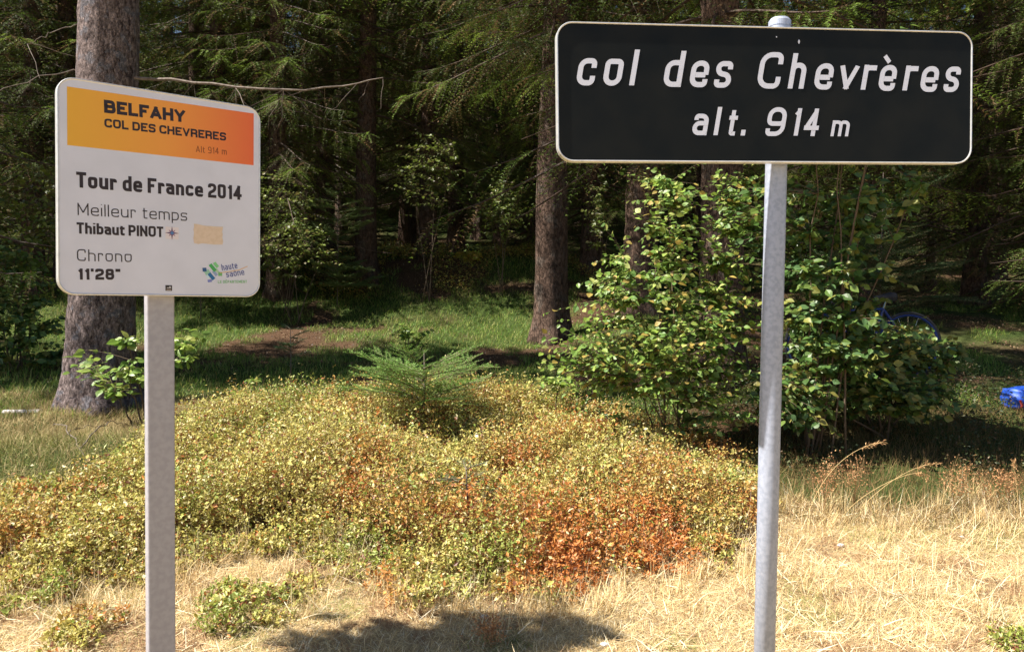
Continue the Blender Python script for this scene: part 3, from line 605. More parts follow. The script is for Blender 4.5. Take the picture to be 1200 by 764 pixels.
# ------------------------------------------------------------------ leafy shrubs
LV = np.array([(0, 0, 0), (-.36, .28, .07), (.36, .28, .07), (-.40, .5, .06), (.40, .5, .06), (-.2, .8, .0), (.2, .8, .0), (0, 1, -.06), (0, .3, 0), (0, .6, 0)])
LF = [np.array([[0, 8, 1], [0, 2, 8], [5, 9, 7], [9, 6, 7]]), np.array([[1, 8, 9, 3], [8, 2, 4, 9]])]
LF = [np.array([[0, 8, 1], [0, 2, 8], [3, 9, 5], [5, 9, 7], [9, 4, 6], [9, 6, 7]]), np.array([[1, 8, 9, 3], [8, 2, 4, 9]])]
def shrub(name, base, blobs, ntw, leaf, palette, label, cat, seed, nstem=6, nleafparts=300, per=8, twl=.35, wid=.85, droop=.35, group=None):
    r = np.random.default_rng(seed); e = empty(name, base, label=label, cat=cat, group=group)
    tg = []
    for (u, v, Y, ru, rv, ry), w in blobs:
        n = int(ntw * w); d = rdir(n, r) * (r.random((n, 1)) ** (1 / 2.2)) * np.where(r.random((n, 1)) < .15, 1.35, 1.0)
        c = unproj(u, v, Y); tg.append(c + d * np.array([ru / FPX * Y, ry, rv / FPX * Y]))
    tg = np.concatenate(tg) - np.asarray(base)
    zg = T(tg[:, 0] + base[0], tg[:, 1] + base[1]) - base[2]; tg = tg[tg[:, 2] > zg + .03]
    # main stems toward a few targets
    st = tg[r.choice(len(tg), nstem, replace=False)]; spine = []; mb = MB()
    for q in st:
        s = np.linspace(0, 1, 9)[:, None]; b0 = np.array([r.normal(0, .08), r.normal(0, .08), -.05])
        p = b0 * (1 - s) + q * s + np.array([0, 0, .25]) * np.linalg.norm(q) * (s * (1 - s)) + r.normal(0, .015, (9, 3)) * s
        tube(mb, p, np.linspace(.011, .003, 9), 5, (.10, .07, .05)); spine.append(p[2:])
    mb.obj('stem', M_twig, e, smooth=True)
    sp = np.concatenate(spine); mb = MB(); pos = []; ax = []
    for q in tg:
        dd = np.linalg.norm(sp - q, axis=1) + .35 * np.maximum(sp[:, 2] - q[2], 0); a = sp[np.argmin(dd)]; s = np.linspace(0, 1, 5)[:, None]
        mid = a * (1 - s) + q * s + np.array([0, 0, .12]) * (s * (1 - s)) * np.linalg.norm(q - a)
        tube(mb, mid, np.linspace(.0035, .0012, 5), 3, (.13, .08, .05), cap=False)
        L = np.linalg.norm(q - a); m = per; tt = 1 - np.linspace(0, min(1, twl / max(L, .05)), m)
        i0 = np.minimum((tt * 4).astype(int), 3); f = (tt * 4 - i0)[:, None]; p = mid[i0] * (1 - f) + mid[i0 + 1] * f
        td = nrm(mid[4] - mid[3]); s1 = nrm(np.cross(td, [0, 0, 1.]) + 1e-6); sg = np.where(np.arange(m) % 2 == 0, -1, 1)[:, None]
        pos.append(p); ax.append(td * .6 + s1 * sg * .9 + np.array([0, 0, -droop]) + r.normal(0, .3, (m, 3)))
    mb.obj('twigs', M_twig, e)['kind'] = 'stuff'
    pos = np.concatenate(pos); ax = nrm(np.concatenate(ax)); n = len(pos)
    nm = nrm(np.array([-.25, -.3, 1.])[None] + r.normal(0, .62, (n, 3)))
    sz = leaf * r.uniform(.45, 1.3, n); pal = np.array(palette); ci = r.integers(0, len(pal), n)
    dist = np.linalg.norm(pos + np.asarray(base) - CAM, axis=1) / sz; order = np.argsort(dist)
    near = order[:nleafparts]; rest = order[nleafparts:]
    lm = []
    for c in pal:
        m_ = MB(); V = LV.copy(); V[:, 0] *= wid; m_.add(V, LF, c); lm.append(m_.mesh('leaf', M_leaf))
    x = nrm(np.cross(ax, nm)); nz = np.cross(x, ax)
    for k in near:
        o = bpy.data.objects.new('leaf', lm[ci[k]]); COL.objects.link(o); o.parent = e
        mm = Matrix.Identity(4)
        for i in range(3): mm[i][0] = x[k][i] * sz[k]; mm[i][1] = ax[k][i] * sz[k]; mm[i][2] = nz[k][i] * sz[k]; mm[i][3] = pos[k][i]
        o.matrix_basis = mm
    mb = MB(); V = LV.copy(); V[:, 0] *= wid
    place(mb, V, LF, pos[rest], ax[rest], nm[rest], sz[rest], sz[rest], pal[ci[rest]] * r.uniform(.75, 1.25, (len(rest), 1)))
    mb.obj('foliage', M_leaf, e)['kind'] = 'stuff'
    return e
BIR = [(.22, .32, .05), (.16, .27, .05), (.28, .37, .08), (.13, .22, .04), (.36, .40, .12), (.20, .31, .08), (.17, .27, .06), (.36, .27, .07), (.10, .19, .04)]
BEE = [(.08, .16, .035), (.11, .19, .04), (.14, .21, .045), (.09, .17, .06), (.22, .23, .05), (.06, .12, .03)]
shrub('birch_bush', gp(800, 7.1), [((765, 400, 6.9, 110, 75, .6), .50), ((720, 335, 7.0, 45, 40, .4), .10), ((800, 290, 7.2, 80, 85, .5), .26), ((690, 425, 6.8, 60, 42, .4), .12), ((770, 225, 7.4, 40, 35, .3), .05), ((850, 470, 6.8, 60, 40, .4), .10), ((850, 380, 7.3, 55, 110, .4), .3), ((850, 240, 7.4, 50, 45, .4), .12)], 760, .064, BIR,
      'sunlit birch bush with small pale green leaves between the spruce trunk and the round pole', 'bush', 31, nstem=9)
shrub('beech_bush', gp(960, 6.9), [((960, 330, 6.9, 80, 80, .5), .38), ((910, 250, 7.0, 55, 50, .4), .22), ((1000, 250, 7.0, 45, 25, .3), .10), ((985, 400, 6.8, 65, 55, .5), .30), ((950, 110, 6.5, 120, 62, .7), .8), ((1020, 230, 6.9, 60, 60, .5), .12)], 520, .080, BEE,  # upper leaf blob, hidden by the black sign, added to shade the right side
      'dark green leafy bush with arching twigs rising right behind the round pole', 'bush', 32, nstem=9, nleafparts=200)
shrub('beech_bush', gp(1040, 7.3), [((1020, 425, 7.2, 75, 60, .5), .7), ((1080, 468, 6.9, 50, 24, .3), .22), ((930, 460, 6.8, 50, 55, .4), .35), ((1085, 412, 7.5, 40, 35, .3), .2)], 560, .072, BEE + [(.22, .20, .05)],
      'low spreading leafy bush in front of the blue bicycle', 'bush', 33, nstem=7, nleafparts=150)
shrub('hazel_sapling', gp(165, 7.6), [((150, 440, 7.5, 50, 25, .3), .5), ((215, 405, 7.4, 25, 28, .2), .25), ((105, 420, 7.7, 30, 12, .2), .15), ((155, 400, 7.4, 20, 8, .1), .12)], 90, .085, BIR[:6],
      'small leafy sapling growing in front of the big grey trunk', 'sapling', 34, nstem=6, nleafparts=120, per=5)
shrub('hazel_sapling', gp(285, 8.0), [((285, 465, 7.9, 30, 10, .2), .6), ((300, 440, 7.9, 10, 12, .1), .2)], 22, .06, BIR[:5],
      'tiny leafy seedling at the back edge of the bilberry patch', 'sapling', 35, nstem=3, nleafparts=60, per=5)
shrub('hazel_sapling', gp(480, 13.0), [((480, 390, 13.0, 28, 10, .4), 1)], 30, .09, BIR[:5],
      'single young leafy seedling on the sunlit mossy floor', 'sapling', 36, nstem=4, nleafparts=80, per=6)
shrub('beech_bush', gp(20, 10.5), [((25, 390, 10.5, 60, 50, .7), .6), ((10, 320, 10.8, 60, 50, .7), .5)], 260, .09, BEE,
      'leafy green undergrowth bush at the left edge behind the grey trunk', 'bush', 37, nstem=8, nleafparts=120)
for q, (u, v, Y, ru, rv, n_, lab) in enumerate([(335, 240, 15.5, 50, 40, 150, 'leafy understorey bush in the gap just right of the white sign'), (345, 290, 15.0, 55, 35, 170, 'low leafy bush on the shady bank right of the white sign'),
        (590, 240, 16.5, 32, 40, 150, 'loose leafy bush in the gap left of the straight brown trunk'), (500, 200, 16.0, 45, 45, 180, 'leafy understorey bush between the slim and the straight trunk'),
        (30, 250, 11.5, 40, 80, 260, 'tall leafy bush at the left edge beside the grey trunk'), (700, 250, 17.0, 20, 50, 110, 'thin leafy bush between the two dark trunks beside the birch bush')]):
    shrub('understorey_bush', gp(u, Y), [((u, v, Y, ru, rv, .9), 1)], n_, .075, [(.11, .15, .025), (.15, .20, .035), (.08, .11, .02), (.20, .24, .05), (.14, .12, .04)], lab, 'bush', 300 + q, nstem=3, nleafparts=60)
shrub('yellowing_bush', gp(548, 18.6), [((548, 303, 18.6, 20, 9, .4), 1)], 90, .12, [(.50, .42, .05), (.42, .38, .05), (.55, .36, .06)],
      'small yellowing bush on top of the mossy bank', 'bush', 38, nstem=5, nleafparts=60)
shrub('beech_bush', gp(660, 7.4), [((655, 446, 7.3, 42, 6, .2), .6), ((700, 490, 7.0, 45, 22, .3), .5)], 50, .06, BIR[:6],
      'low leafy birch shoots trailing left from the sunlit birch bush', 'bush', 39, nstem=4, nleafparts=80, per=7)

# ------------------------------------------------------------------ fir saplings
def fir(loc, H, spread, seed, label, name='fir_sapling', nb=16, cols=((.10, .20, .06), (.14, .25, .08), (.20, .30, .12), (.12, .22, .09)), low=.15, up=.55, nl=.022, leader=True, dens=1.0):
    r = np.random.default_rng(seed); e = empty(name, loc, label=label, cat='sapling'); mb = MB()
    tube(mb, [(0, 0, -.05), (0.01, 0, H * .5), (0.0, 0, H)], [.012, .008, .003], 6); mb.obj('stem', M_dead, e, smooth=True)
    for b in range(nb):
        mb = MB(); z = H * (low + (up - low) * r.random()); az = b * 2.399 + r.normal(0, .2); L = spread * r.uniform(.6, 1.05) * (1.15 - .5 * z / H)
        d = np.array([math.cos(az), math.sin(az) * .8, 0]); t = np.linspace(0, 1, 9); rise = r.uniform(.1, .7)
        pts = d * (L * t)[:, None] + np.array([0, 0, 1.]) * (z + L * (rise * t - .12 * t ** 2))[:, None]
        tube(mb, pts, np.linspace(.006, .002, 9), 4, (.2, .16, .1))
        segs = [(pts, L)]
        td = nrm(pts[-1] - pts[0]); sd_ = nrm(np.cross(td, [0, 0, 1]))
        for q in np.linspace(.22, .92, max(4, int(L / .07))):
            for sg in (-1, 1):
                l2 = L * .62 * (1 - q * .72) * r.uniform(.75, 1.15); p0 = pts[0] + (pts[-1] - pts[0]) * q; k = q * 8; i0 = min(int(k), 7); p0 = pts[i0] * (1 - k + i0) + pts[i0 + 1] * (k - i0)
                dd = nrm(td * .75 + sd_ * sg * .7 + r.normal(0, .07, 3)); s2 = np.linspace(0, 1, 5)[:, None]; pp = p0 + dd * l2 * s2; tube(mb, pp, np.linspace(.003, .0015, 5), 3, (.2, .17, .09), cap=False); segs.append((pp, l2))
        for pp, l in segs:
            n = int(l / .0032 * dens); tt = r.uniform(.05, 1, n) * (len(pp) - 1); i0 = np.minimum(tt.astype(int), len(pp) - 2); f = (tt - i0)[:, None]; p = pp[i0] * (1 - f) + pp[i0 + 1] * f; dd = nrm(pp[-1] - pp[0])
            s_ = nrm(np.cross(dd, [0, 0, 1])); sg = np.where(r.random(n) < .5, -1, 1)[:, None]
            a = dd * .45 + s_ * sg * r.uniform(.5, 1, (n, 1)) + np.array([0, 0, 1.]) * r.uniform(-.15, .6, (n, 1))
            place(mb, NTRI, NTF, p, a, np.array([0, 0, 1.]) + r.normal(0, .4, (n, 3)), np.full(n, nl * .15), nl * r.uniform(.7, 1.2, n), mixc(cols, n, r))
        mb.obj('branch', M_needle, e)
    return e
b0 = gp(497, 6.9)
fir(b0, .76, .80, 41, 'young silvery green fir sprouting from the middle of the bilberry patch', nb=34, low=.30, up=.8, nl=.024, cols=((.14, .29, .045), (.18, .36, .06), (.28, .42, .13), (.15, .29, .07)))
fir(gp(340, 10.2), .75, .34, 42, 'thin little fir sapling on the shady moss behind the bilberry patch', nb=12, cols=((.05, .12, .05), (.06, .13, .05)), low=.25, up=1, nl=.035, dens=.6)
fir(gp(548, 5.0), .46, .26, 43, 'small blue green fir sprig at the front of the bilberry patch', nb=9, cols=((.10, .19, .10), (.13, .22, .12)), low=.2, up=.95, nl=.016)
fir(gp(235, 15), 3.2, 1.2, 44, 'bushy young spruce under the bank between the white sign and the slim trunk', nb=46, cols=((.07, .13, .03), (.10, .17, .05), (.14, .18, .06)), low=.1, up=1, nl=.07, dens=.35)
fir(gp(395, 16), 2.2, .9, 45, 'feathery young spruce at the foot of the slim trunk', nb=34, cols=((.10, .17, .05), (.15, .20, .07)), low=.1, up=1, nl=.07, dens=.35)
fir(gp(585, 19.5), 2.6, 1.2, 46, 'young pale green spruce on the bank left of the brown trunk', nb=34, cols=((.12, .18, .05), (.16, .20, .07)), low=.3, up=1, nl=.09, dens=.3)
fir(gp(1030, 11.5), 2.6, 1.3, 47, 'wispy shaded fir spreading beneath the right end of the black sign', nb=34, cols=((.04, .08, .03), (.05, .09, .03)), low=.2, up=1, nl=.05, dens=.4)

# ------------------------------------------------------------------ bilberry carpet
POLY = np.array([(-4.6, 4.0), (-2.75, 4.15), (-2.30, 4.15), (-1.55, 4.65), (-1.25, 4.70), (-.85, 4.35), (-.18, 4.10), (.30, 4.20), (.60, 4.50), (1.15, 4.60), (1.7, 5.2), (2.05, 6.6), (1.9, 7.3), (.6, 8.0), (-1.0, 8.5), (-2.6, 8.4), (-2.95, 7.2), (-2.9, 6.3), (-3.05, 5.6), (-3.6, 5.3), (-5.2, 5.2)])
def inpoly(x, y, P):
    c = np.zeros(len(x), bool); j = len(P) - 1
    for i in range(len(P)):
        a, b = P[i], P[j]; m = ((a[1] > y) != (b[1] > y)) & (x < (b[0] - a[0]) * (y - a[1]) / (b[1] - a[1] + 1e-12) + a[0]); c ^= m; j = i
    return c
def edge_d(x, y, P):
    d = np.full(len(x), 9.)
    for i in range(len(P)):
        a, b = P[i], P[(i + 1) % len(P)]; ab = b - a; t = np.clip(((x - a[0]) * ab[0] + (y - a[1]) * ab[1]) / (ab @ ab), 0, 1)
        d = np.minimum(d, np.hypot(x - a[0] - t * ab[0], y - a[1] - t * ab[1]))
    return d
DV = np.array([(0, 0, 0), (.5, .45, .08), (0, 1, -.05), (-.5, .45, .08)]); DF = [np.array([[0, 1, 2], [0, 2, 3]])]
def berry(name, label, seed):
    r = np.random.default_rng(seed)
    cx = r.uniform(-5.2, 2.2, 2500); cy = r.uniform(3.9, 8.6, 2500); m = inpoly(cx, cy, POLY); cx, cy = cx[m], cy[m]
    ed = np.clip(edge_d(cx, cy, POLY) / .40, .3, 1)
    for u, v, sp_, q in ((285, 720, .10, 5), (262, 738, .05, 2), (100, 745, .12, 4), (20, 712, .12, 5), (345, 690, .10, 3), (520, 712, .14, 4), (640, 700, .12, 3), (1185, 757, .05, 2)):
        b = ground_at(u, v); cx = np.append(cx, b[0] + r.normal(0, sp_, q)); cy = np.append(cy, b[1] + r.normal(0, sp_, q)); ed = np.append(ed, np.full(q, .26))
    nc = len(cx)
    rc = r.uniform(.09, .23, nc) * (.6 + .4 * ed); hc = r.uniform(.12, .42, nc) * (.3 + 1.2 * vnoise(cx, cy, .5, 22)); hc *= ed
    tone = r.random(nc); k1 = 38
    d = r.random((nc, k1)) ** .55; an = r.uniform(0, 6.283, (nc, k1))
    x = (cx[:, None] + rc[:, None] * d * np.cos(an)).ravel(); y = (cy[:, None] + rc[:, None] * d * np.sin(an)).ravel()
    hgt = (hc[:, None] * (1.05 - .8 * d ** 2.5)).ravel() * r.uniform(.75, 1.15, nc * k1) + .02; tone = np.repeat(tone, k1); n = len(x)
    lean = np.stack([(d * np.cos(an)).ravel(), (d * np.sin(an)).ravel()], 1) * .5 + r.normal(0, .2, (n, 2)); z0 = T(x, y); k = 10
    t = r.uniform(.25, 1., (n, k)) ** .7
    P = np.stack([x[:, None] + lean[:, :1] * hgt[:, None] * t, y[:, None] + lean[:, 1:] * hgt[:, None] * t, z0[:, None] + hgt[:, None] * t], -1) + r.normal(0, .009, (n, k, 3))
    a = rdir(n * k, r); a[:, 2] = np.abs(a[:, 2]) * .7 + .1
    rust = np.clip((vnoise(x, y, .35, 24) - .50) * 2.2 + np.exp(-((x - .55) / .75) ** 2 - ((y - 4.95) / .55) ** 2) * 1.0 + np.exp(-((x + 2.0) / .4) ** 2 - ((y - 5.6) / .4) ** 2) * .9 + .25 * np.clip(x - .2, 0, 1) + (tone - .6) * 1.1 - .35 * np.clip(-x, 0, 1), 0, 1)
    green = np.clip((vnoise(x, y, .4, 25) - .5) * 2.5 + (.35 - tone) * 1.8 + .25 * np.clip(-x - .3, 0, 1) - .5 * np.exp(-((x - .55) / .7) ** 2), 0, 1)
    A = np.array([.52, .46, .13]); B = np.array([.54, .20, .05]); G = np.array([.23, .32, .05]); Yl = np.array([.74, .66, .36]); D = np.array([.22, .08, .035])
    c = A * (1 - rust)[:, None] + B * rust[:, None]; c = c * (1 - .8 * green[:, None]) + G * .8 * green[:, None]
    c = np.repeat(c, k, 0) * r.uniform(.55, 1.3, (n * k, 1)); pk = r.random(n * k); rs = np.repeat(rust, k)
    for lo, hi, colr in ((0, .07, Yl), (.07, .11, B), (.11, .17, G), (.17, .24, D)):
        q = (pk >= lo) & (pk < hi) & ((rs < .7) | (r.random(n * k) < .45)); c[q] = colr * r.uniform(.6, 1.2, (int(q.sum()), 1))
    mb = MB(); L = np.exp(r.normal(-3.95, .38, n * k)).clip(.008, .042); nm = np.array([-.3, -.2, 1.]) + r.normal(0, .7, (n * k, 3))
    place(mb, DV, DF, P.reshape(-1, 3), a, nm, L * r.uniform(.4, .75, n * k), L, c)
    b0 = np.stack([x, y, z0 - .01], 1); tp = np.stack([x + lean[:, 0] * hgt, y + lean[:, 1] * hgt, z0 + hgt * 1.05], 1)
    s_ = np.array([.0016, 0, 0]); V = np.stack([b0 - s_, b0 + s_, tp], 1).reshape(-1, 3); mb.add(V, np.arange(n)[:, None] * 3 + np.arange(3), (.24, .11, .05))
    # bare dead shoots standing out of the cover
    q = r.choice(n, 1500, replace=False); dz = r.uniform(.04, .14, 1500); V = np.stack([b0[q] - s_ * .8, b0[q] + s_ * .8, tp[q] + np.stack([r.normal(0, .05, 1500), r.normal(0, .05, 1500), dz], 1)], 1).reshape(-1, 3)
    mb.add(V, np.arange(1500)[:, None] * 3 + np.arange(3), (.45, .32, .18))
    o = mb.obj(name, M_berry); tag(o, label, 'undergrowth', kind='stuff')
berry('bilberry_shrubs', 'low golden and russet bilberry undergrowth covering the bank behind the signs', 51)

# bilberry-like cover on the far bank
def cover(name, label, xs, ys, n, cols, leaf, H, seed, cat='undergrowth', mask=None):
    r = np.random.default_rng(seed); x = r.uniform(*xs, n); y = r.uniform(*ys, n)
    if mask is not None: m = mask(x, y); x, y = x[m], y[m]; n = len(x)
    z = T(x, y) + H * r.random(n) * (.4 + .8 * vnoise(x, y, .5, seed))
    a = rdir(n, r); a[:, 2] = abs(a[:, 2]) * .5; mb = MB(); L = leaf * r.uniform(.6, 1.3, n)
    place(mb, DV, DF, np.stack([x, y, z], 1), a, np.array([0, 0, 1.]) + r.normal(0, .6, (n, 3)), L * .6, L, mixc(cols, n, r)); tag(mb.obj(name, M_berry), label, cat, kind='stuff')
cover('bank_undergrowth', 'yellowish bilberry undergrowth on top of the far mossy bank', (-8, 3), (16.4, 21), 34000, [(.40, .34, .07), (.48, .40, .10), (.22, .26, .05), (.28, .14, .05), (.12, .14, .03)], .05, .35, 52, mask=lambda x, y: vnoise(x, y, 1.2, 31) > .35)
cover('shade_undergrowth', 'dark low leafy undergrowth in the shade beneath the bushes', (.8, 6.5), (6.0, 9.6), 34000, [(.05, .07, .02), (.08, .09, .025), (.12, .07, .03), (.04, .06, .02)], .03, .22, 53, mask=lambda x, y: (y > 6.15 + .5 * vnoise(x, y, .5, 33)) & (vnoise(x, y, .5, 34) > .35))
cover('leaf_litter', 'brown fallen leaves and needles scattered over the wood floor', (-9, 9), (8.2, 20), 50000, [(.12, .065, .035), (.20, .12, .06), (.07, .04, .025), (.26, .18, .10)], .035, .01, 54, mask=lambda x, y: vnoise(x, y, 1.3, 8) < .52)

# ------------------------------------------------------------------ grass
GV = np.array([(-.5, 0, 0), (.5, 0, 0), (-.4, .5, .0), (.4, .5, .0), (0, 1, 0)]); GF = [np.array([[0, 1, 3, 2]]), np.array([[2, 3, 4]])]
def blades(name, label, x, y, L, w, lean, cols, seed, cat='grass', bend=.45, m=M_straw, zoff=0, jit=.25, palw=None):
    r = np.random.default_rng(seed); n = len(x); az = r.uniform(0, 6.283, n)
    tl = np.clip(np.abs(r.normal(lean, .28, n)), 0, 1.5)
    a = np.stack([np.cos(az) * np.sin(tl), np.sin(az) * np.sin(tl), np.cos(tl)], 1)
    nm = np.stack([-np.cos(az) * np.cos(tl), -np.sin(az) * np.cos(tl), np.sin(tl)], 1) + r.normal(0, .35, (n, 3))
    L = L * r.uniform(.45, 1.3, n); mb = MB()
    pos = np.stack([x, y, T(x, y) - .004 + zoff * r.random(n)], 1)
    c = mixc(cols, n, r) if palw is None else palw(x, y, r)
    place(mb, GV, GF, pos, a, nm, w * r.uniform(.6, 1.4, n), L, c, bend=L * bend * np.sin(tl).clip(.15, .6) * .5)
    return tag(mb.obj(name, m), label, cat, kind='stuff')
r = np.random.default_rng(61)
STR = [(.70, .54, .28), (.78, .64, .37), (.60, .43, .20), (.86, .77, .55), (.50, .36, .17), (.74, .58, .30)]
n = 400000; x = r.uniform(-3.4, 5.6, n); y = 3.0 + r.random(n) ** 1.25 * 4.2
vis = np.abs(x) < y * .72 + .3
m = vis & (straw_zone(x, y) > .25) & ~(inpoly(x, y, POLY) & (edge_d(x, y, POLY) > .25) & (r.random(n) < .9)); x, y = x[m], y[m]
def strawpal(x, y, r):
    c = mixc(STR, len(x), r); g = np.clip((vnoise(x, y, .4, 41) - .72) * 4, 0, .5) + .7 * np.exp(-((x - 3.2) / .5) ** 2 - ((y - 5.3) / .4) ** 2) + .5 * np.clip(-x - 1.3, 0, 1) * (vnoise(x, y, .3, 42) > .45)
    k = r.random(len(x)) < g; c[k] = np.array([.26, .28, .08]) * r.uniform(.7, 1.3, (int(k.sum()), 1)); b = np.clip((.6 * vnoise(x, y, .3, 43) + .4 * vnoise(x, y, .1, 45) - .50) * 3.5, 0, .75) > r.random(len(x)); c[b] = np.array([.30, .17, .09]) * r.uniform(.7, 1.3, (int(b.sum()), 1)); return c
blades('dry_grass', 'short sun bleached straw coloured grass covering the verge', x, y, .055, .0021, 1.1, STR, 62, palw=strawpal, zoff=.012)
r = np.random.default_rng(68); n = 15000; x = r.uniform(-3.2, 5.4, n); y = 3.1 + r.random(n) * 3.4; m = (straw_zone(x, y) > .3) & (vnoise(x, y, .35, 46) > .4) & ~(inpoly(x, y, POLY) & (edge_d(x, y, POLY) > .2)); x, y = x[m], y[m]
blades('flattened_straw', 'long pale flattened straws lying over the verge', x, y, .15, .0034, 1.35, [(.80, .68, .44), (.88, .79, .58), (.62, .44, .24), (.50, .32, .18)], 69, zoff=.03)
# taller dead tufts
r = np.random.default_rng(63); tx = []; ty = []
for _ in range(1300):
    cx = r.uniform(-3.5, 5); cy = r.uniform(3.8, 6.8)
    if straw_zone(np.array([cx]), np.array([cy]))[0] < .05: continue
    near_edge = abs(edge_d(np.array([cx]), np.array([cy]), POLY)[0]) < .3 or (cx > 1.3 and cy > 5.1)
    if not near_edge and r.random() < .72: continue
    k = r.integers(20, 60); tx.append(cx + r.normal(0, .05, k)); ty.append(cy + r.normal(0, .05, k))
tx = np.concatenate(tx); ty = np.concatenate(ty)
blades('grass_tufts', 'taller wispy dead grass tufts along the edge of the bank', tx, ty, .20, .0026, .55, STR, 64, bend=.9)
# shady edge at the right: rusty dead grass
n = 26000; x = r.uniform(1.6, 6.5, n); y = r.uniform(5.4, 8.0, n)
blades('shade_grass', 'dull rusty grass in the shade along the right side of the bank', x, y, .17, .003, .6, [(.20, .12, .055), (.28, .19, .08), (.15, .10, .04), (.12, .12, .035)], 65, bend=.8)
# left slope grass
n = 42000; x = r.uniform(-6.5, -2.6, n); y = r.uniform(5.3, 9.2, n); m = ~(inpoly(x, y, POLY) & (edge_d(x, y, POLY) > .12)) & (np.hypot(x - g[0], y - g[1]) > .45); x, y = x[m], y[m]
def slope(x, y, r):
    d = vnoise(x, y, .7, 44); c = mixc([(.36, .28, .13), (.45, .36, .18), (.30, .22, .10)], len(x), r); k = r.random(len(x)) < np.clip((d - .35) * 3, .1, .65); c[k] = mixc([(.17, .18, .045), (.22, .22, .07), (.13, .14, .035)], int(k.sum()), r); return c
blades('slope_grass', 'mixed green and dead grass on the slope below the big grey trunk', x, y, .16, .004, .75, STR, 66, palw=slope, bend=.8)
# wood floor grass
n = 170000; x = r.uniform(-11, 11, n); y = 8.0 + r.random(n) * 10.5; m = (vnoise(x, y, 1.3, 8) * .6 + vnoise(x, y, .4, 9) * .4 > .36 + .22 * np.clip((x - 1.5) / 2, 0, 1)) & (np.abs(x) < y * .72); x, y = x[m], y[m]
blades('forest_grass', 'short soft green grass and moss on the dappled wood floor', x, y, .11, .008, .6, [(.10, .19, .03), (.14, .25, .04), (.24, .31, .06), (.32, .31, .10)], 67, m=M_grass)

# tall bent stalks with seed heads (right of the pole)
def stalk(pts, seed, label, panicle=True, w=.0022):
    r = np.random.default_rng(seed); base = pts[0]; e = empty('grass_stalk', base, label=label, cat='grass stalk'); P = np.array(pts) - base; s = np.linspace(0, 1, 16)
    # smooth by quadratic through points
    q = np.stack([np.polyval(np.polyfit(np.linspace(0, 1, len(P)), P[:, k], min(3, len(P) - 1)), s) for k in range(3)], 1)
    mb = MB(); tube(mb, q, np.linspace(w, w * .5, 16), 4, (.62, .45, .22)); mb.obj('stem', M_straw, e)
    if panicle:
        n = 46; tt = r.uniform(.74, 1, n) * 15; i0 = np.minimum(tt.astype(int), 14); p = q[i0] + (q[i0 + 1] - q[i0]) * (tt - i0)[:, None]; d = nrm(q[-1] - q[-3]); mb = MB()
        place(mb, DV, DF, p + r.normal(0, .006, (n, 3)), d + r.normal(0, .55, (n, 3)), rdir(n, r), .006, r.uniform(.015, .035, n), mixc([(.60, .40, .2), (.5, .3, .15)], n, r)); mb.obj('seed_head', M_straw, e)
    return e
def G(u, v): return ground_at(u, v)
def st(u0, v0, *uvs): 
    b = G(u0, v0); return [b] + [unproj(u, v, b[1] + .0) for u, v in uvs]
stalk(st(945, 610, (968, 560), (1000, 530), (1035, 518)), 71, 'arching dry grass stalk with drooping seed head nearest the round pole')
stalk(st(1000, 605, (1030, 575), (1065, 552), (1102, 543)), 72, 'longest bent straw stalk reaching right with a slim seed head')
stalk(st(985, 608, (1010, 585), (1045, 560), (1075, 556), (1086, 562)), 73, 'bent straw stalk with nodding tip beside the longest stalk')
stalk(st(1068, 672, (1078, 650), (1098, 628), (1128, 620)), 74, 'curved bleached stalk standing alone in the open straw on the right', panicle=False)
stalk(st(960, 612, (935, 585), (905, 555), (875, 545)), 75, 'thin dry stalk leaning left behind the round pole', panicle=False)
stalk(st(250, 668, (262, 655), (280, 636), (288, 622)), 76, 'single pale stalk rising from the bilberries beside the flat post', panicle=False)
stalk(st(1195, 598, (1190, 560), (1188, 540)), 77, 'rusty seeded stalk at the right edge of the verge')

def weed(u, v, h, seed, label):
    """rust-brown branching seed weed"""
    r = np.random.default_rng(seed); b = G(u, v); e = empty('dried_weed', b, label=label, cat='weed'); mb = MB(); hd = MB()
    for k in range(7):
        d = np.array([r.normal(0, .25), r.normal(0, .2), 1]); s = np.linspace(0, 1, 6)[:, None]; p = d * h * r.uniform(.7, 1) * s + r.normal(0, .01, (6, 3)) * s; tube(mb, p, np.linspace(.0022, .001, 6), 3)
        n = 60; t = r.uniform(.45, 1, n)[:, None]; q = p[0] + (p[-1] - p[0]) * t + r.normal(0, .035, (n, 3)) * np.array([1, 1, .8]); place(hd, DV, DF, q, rdir(n, r), rdir(n, r), .009, r.uniform(.008, .018, n), mixc([(.42, .22, .10), (.52, .30, .15), (.34, .17, .08)], n, r))
    mb.obj('stems', mat_rust, e)['kind'] = 'stuff'; hd.obj('seed_heads', M_straw, e)['kind'] = 'stuff'
mat_rust = mat('rust_stem', base=(.30, .17, .08), rough=.9)
for q, (u, v, h, lab) in enumerate([(965, 600, .40, 'rust brown seeding weed just right of the round pole'), (1000, 592, .36, 'rust brown seeding weed under the arching stalks'), (1120, 600, .36, 'rust brown seeding weed left of the pair at the right edge'), (1160, 598, .33, 'rust brown seeding weed second from the right edge'),
                                    (1185, 596, .30, 'shortest rust brown seeding weed by the right edge'), (575, 755, .12, 'tiny dry seeding weed at the bottom of the photo')]):
    weed(u, v, h, 80 + q, lab)

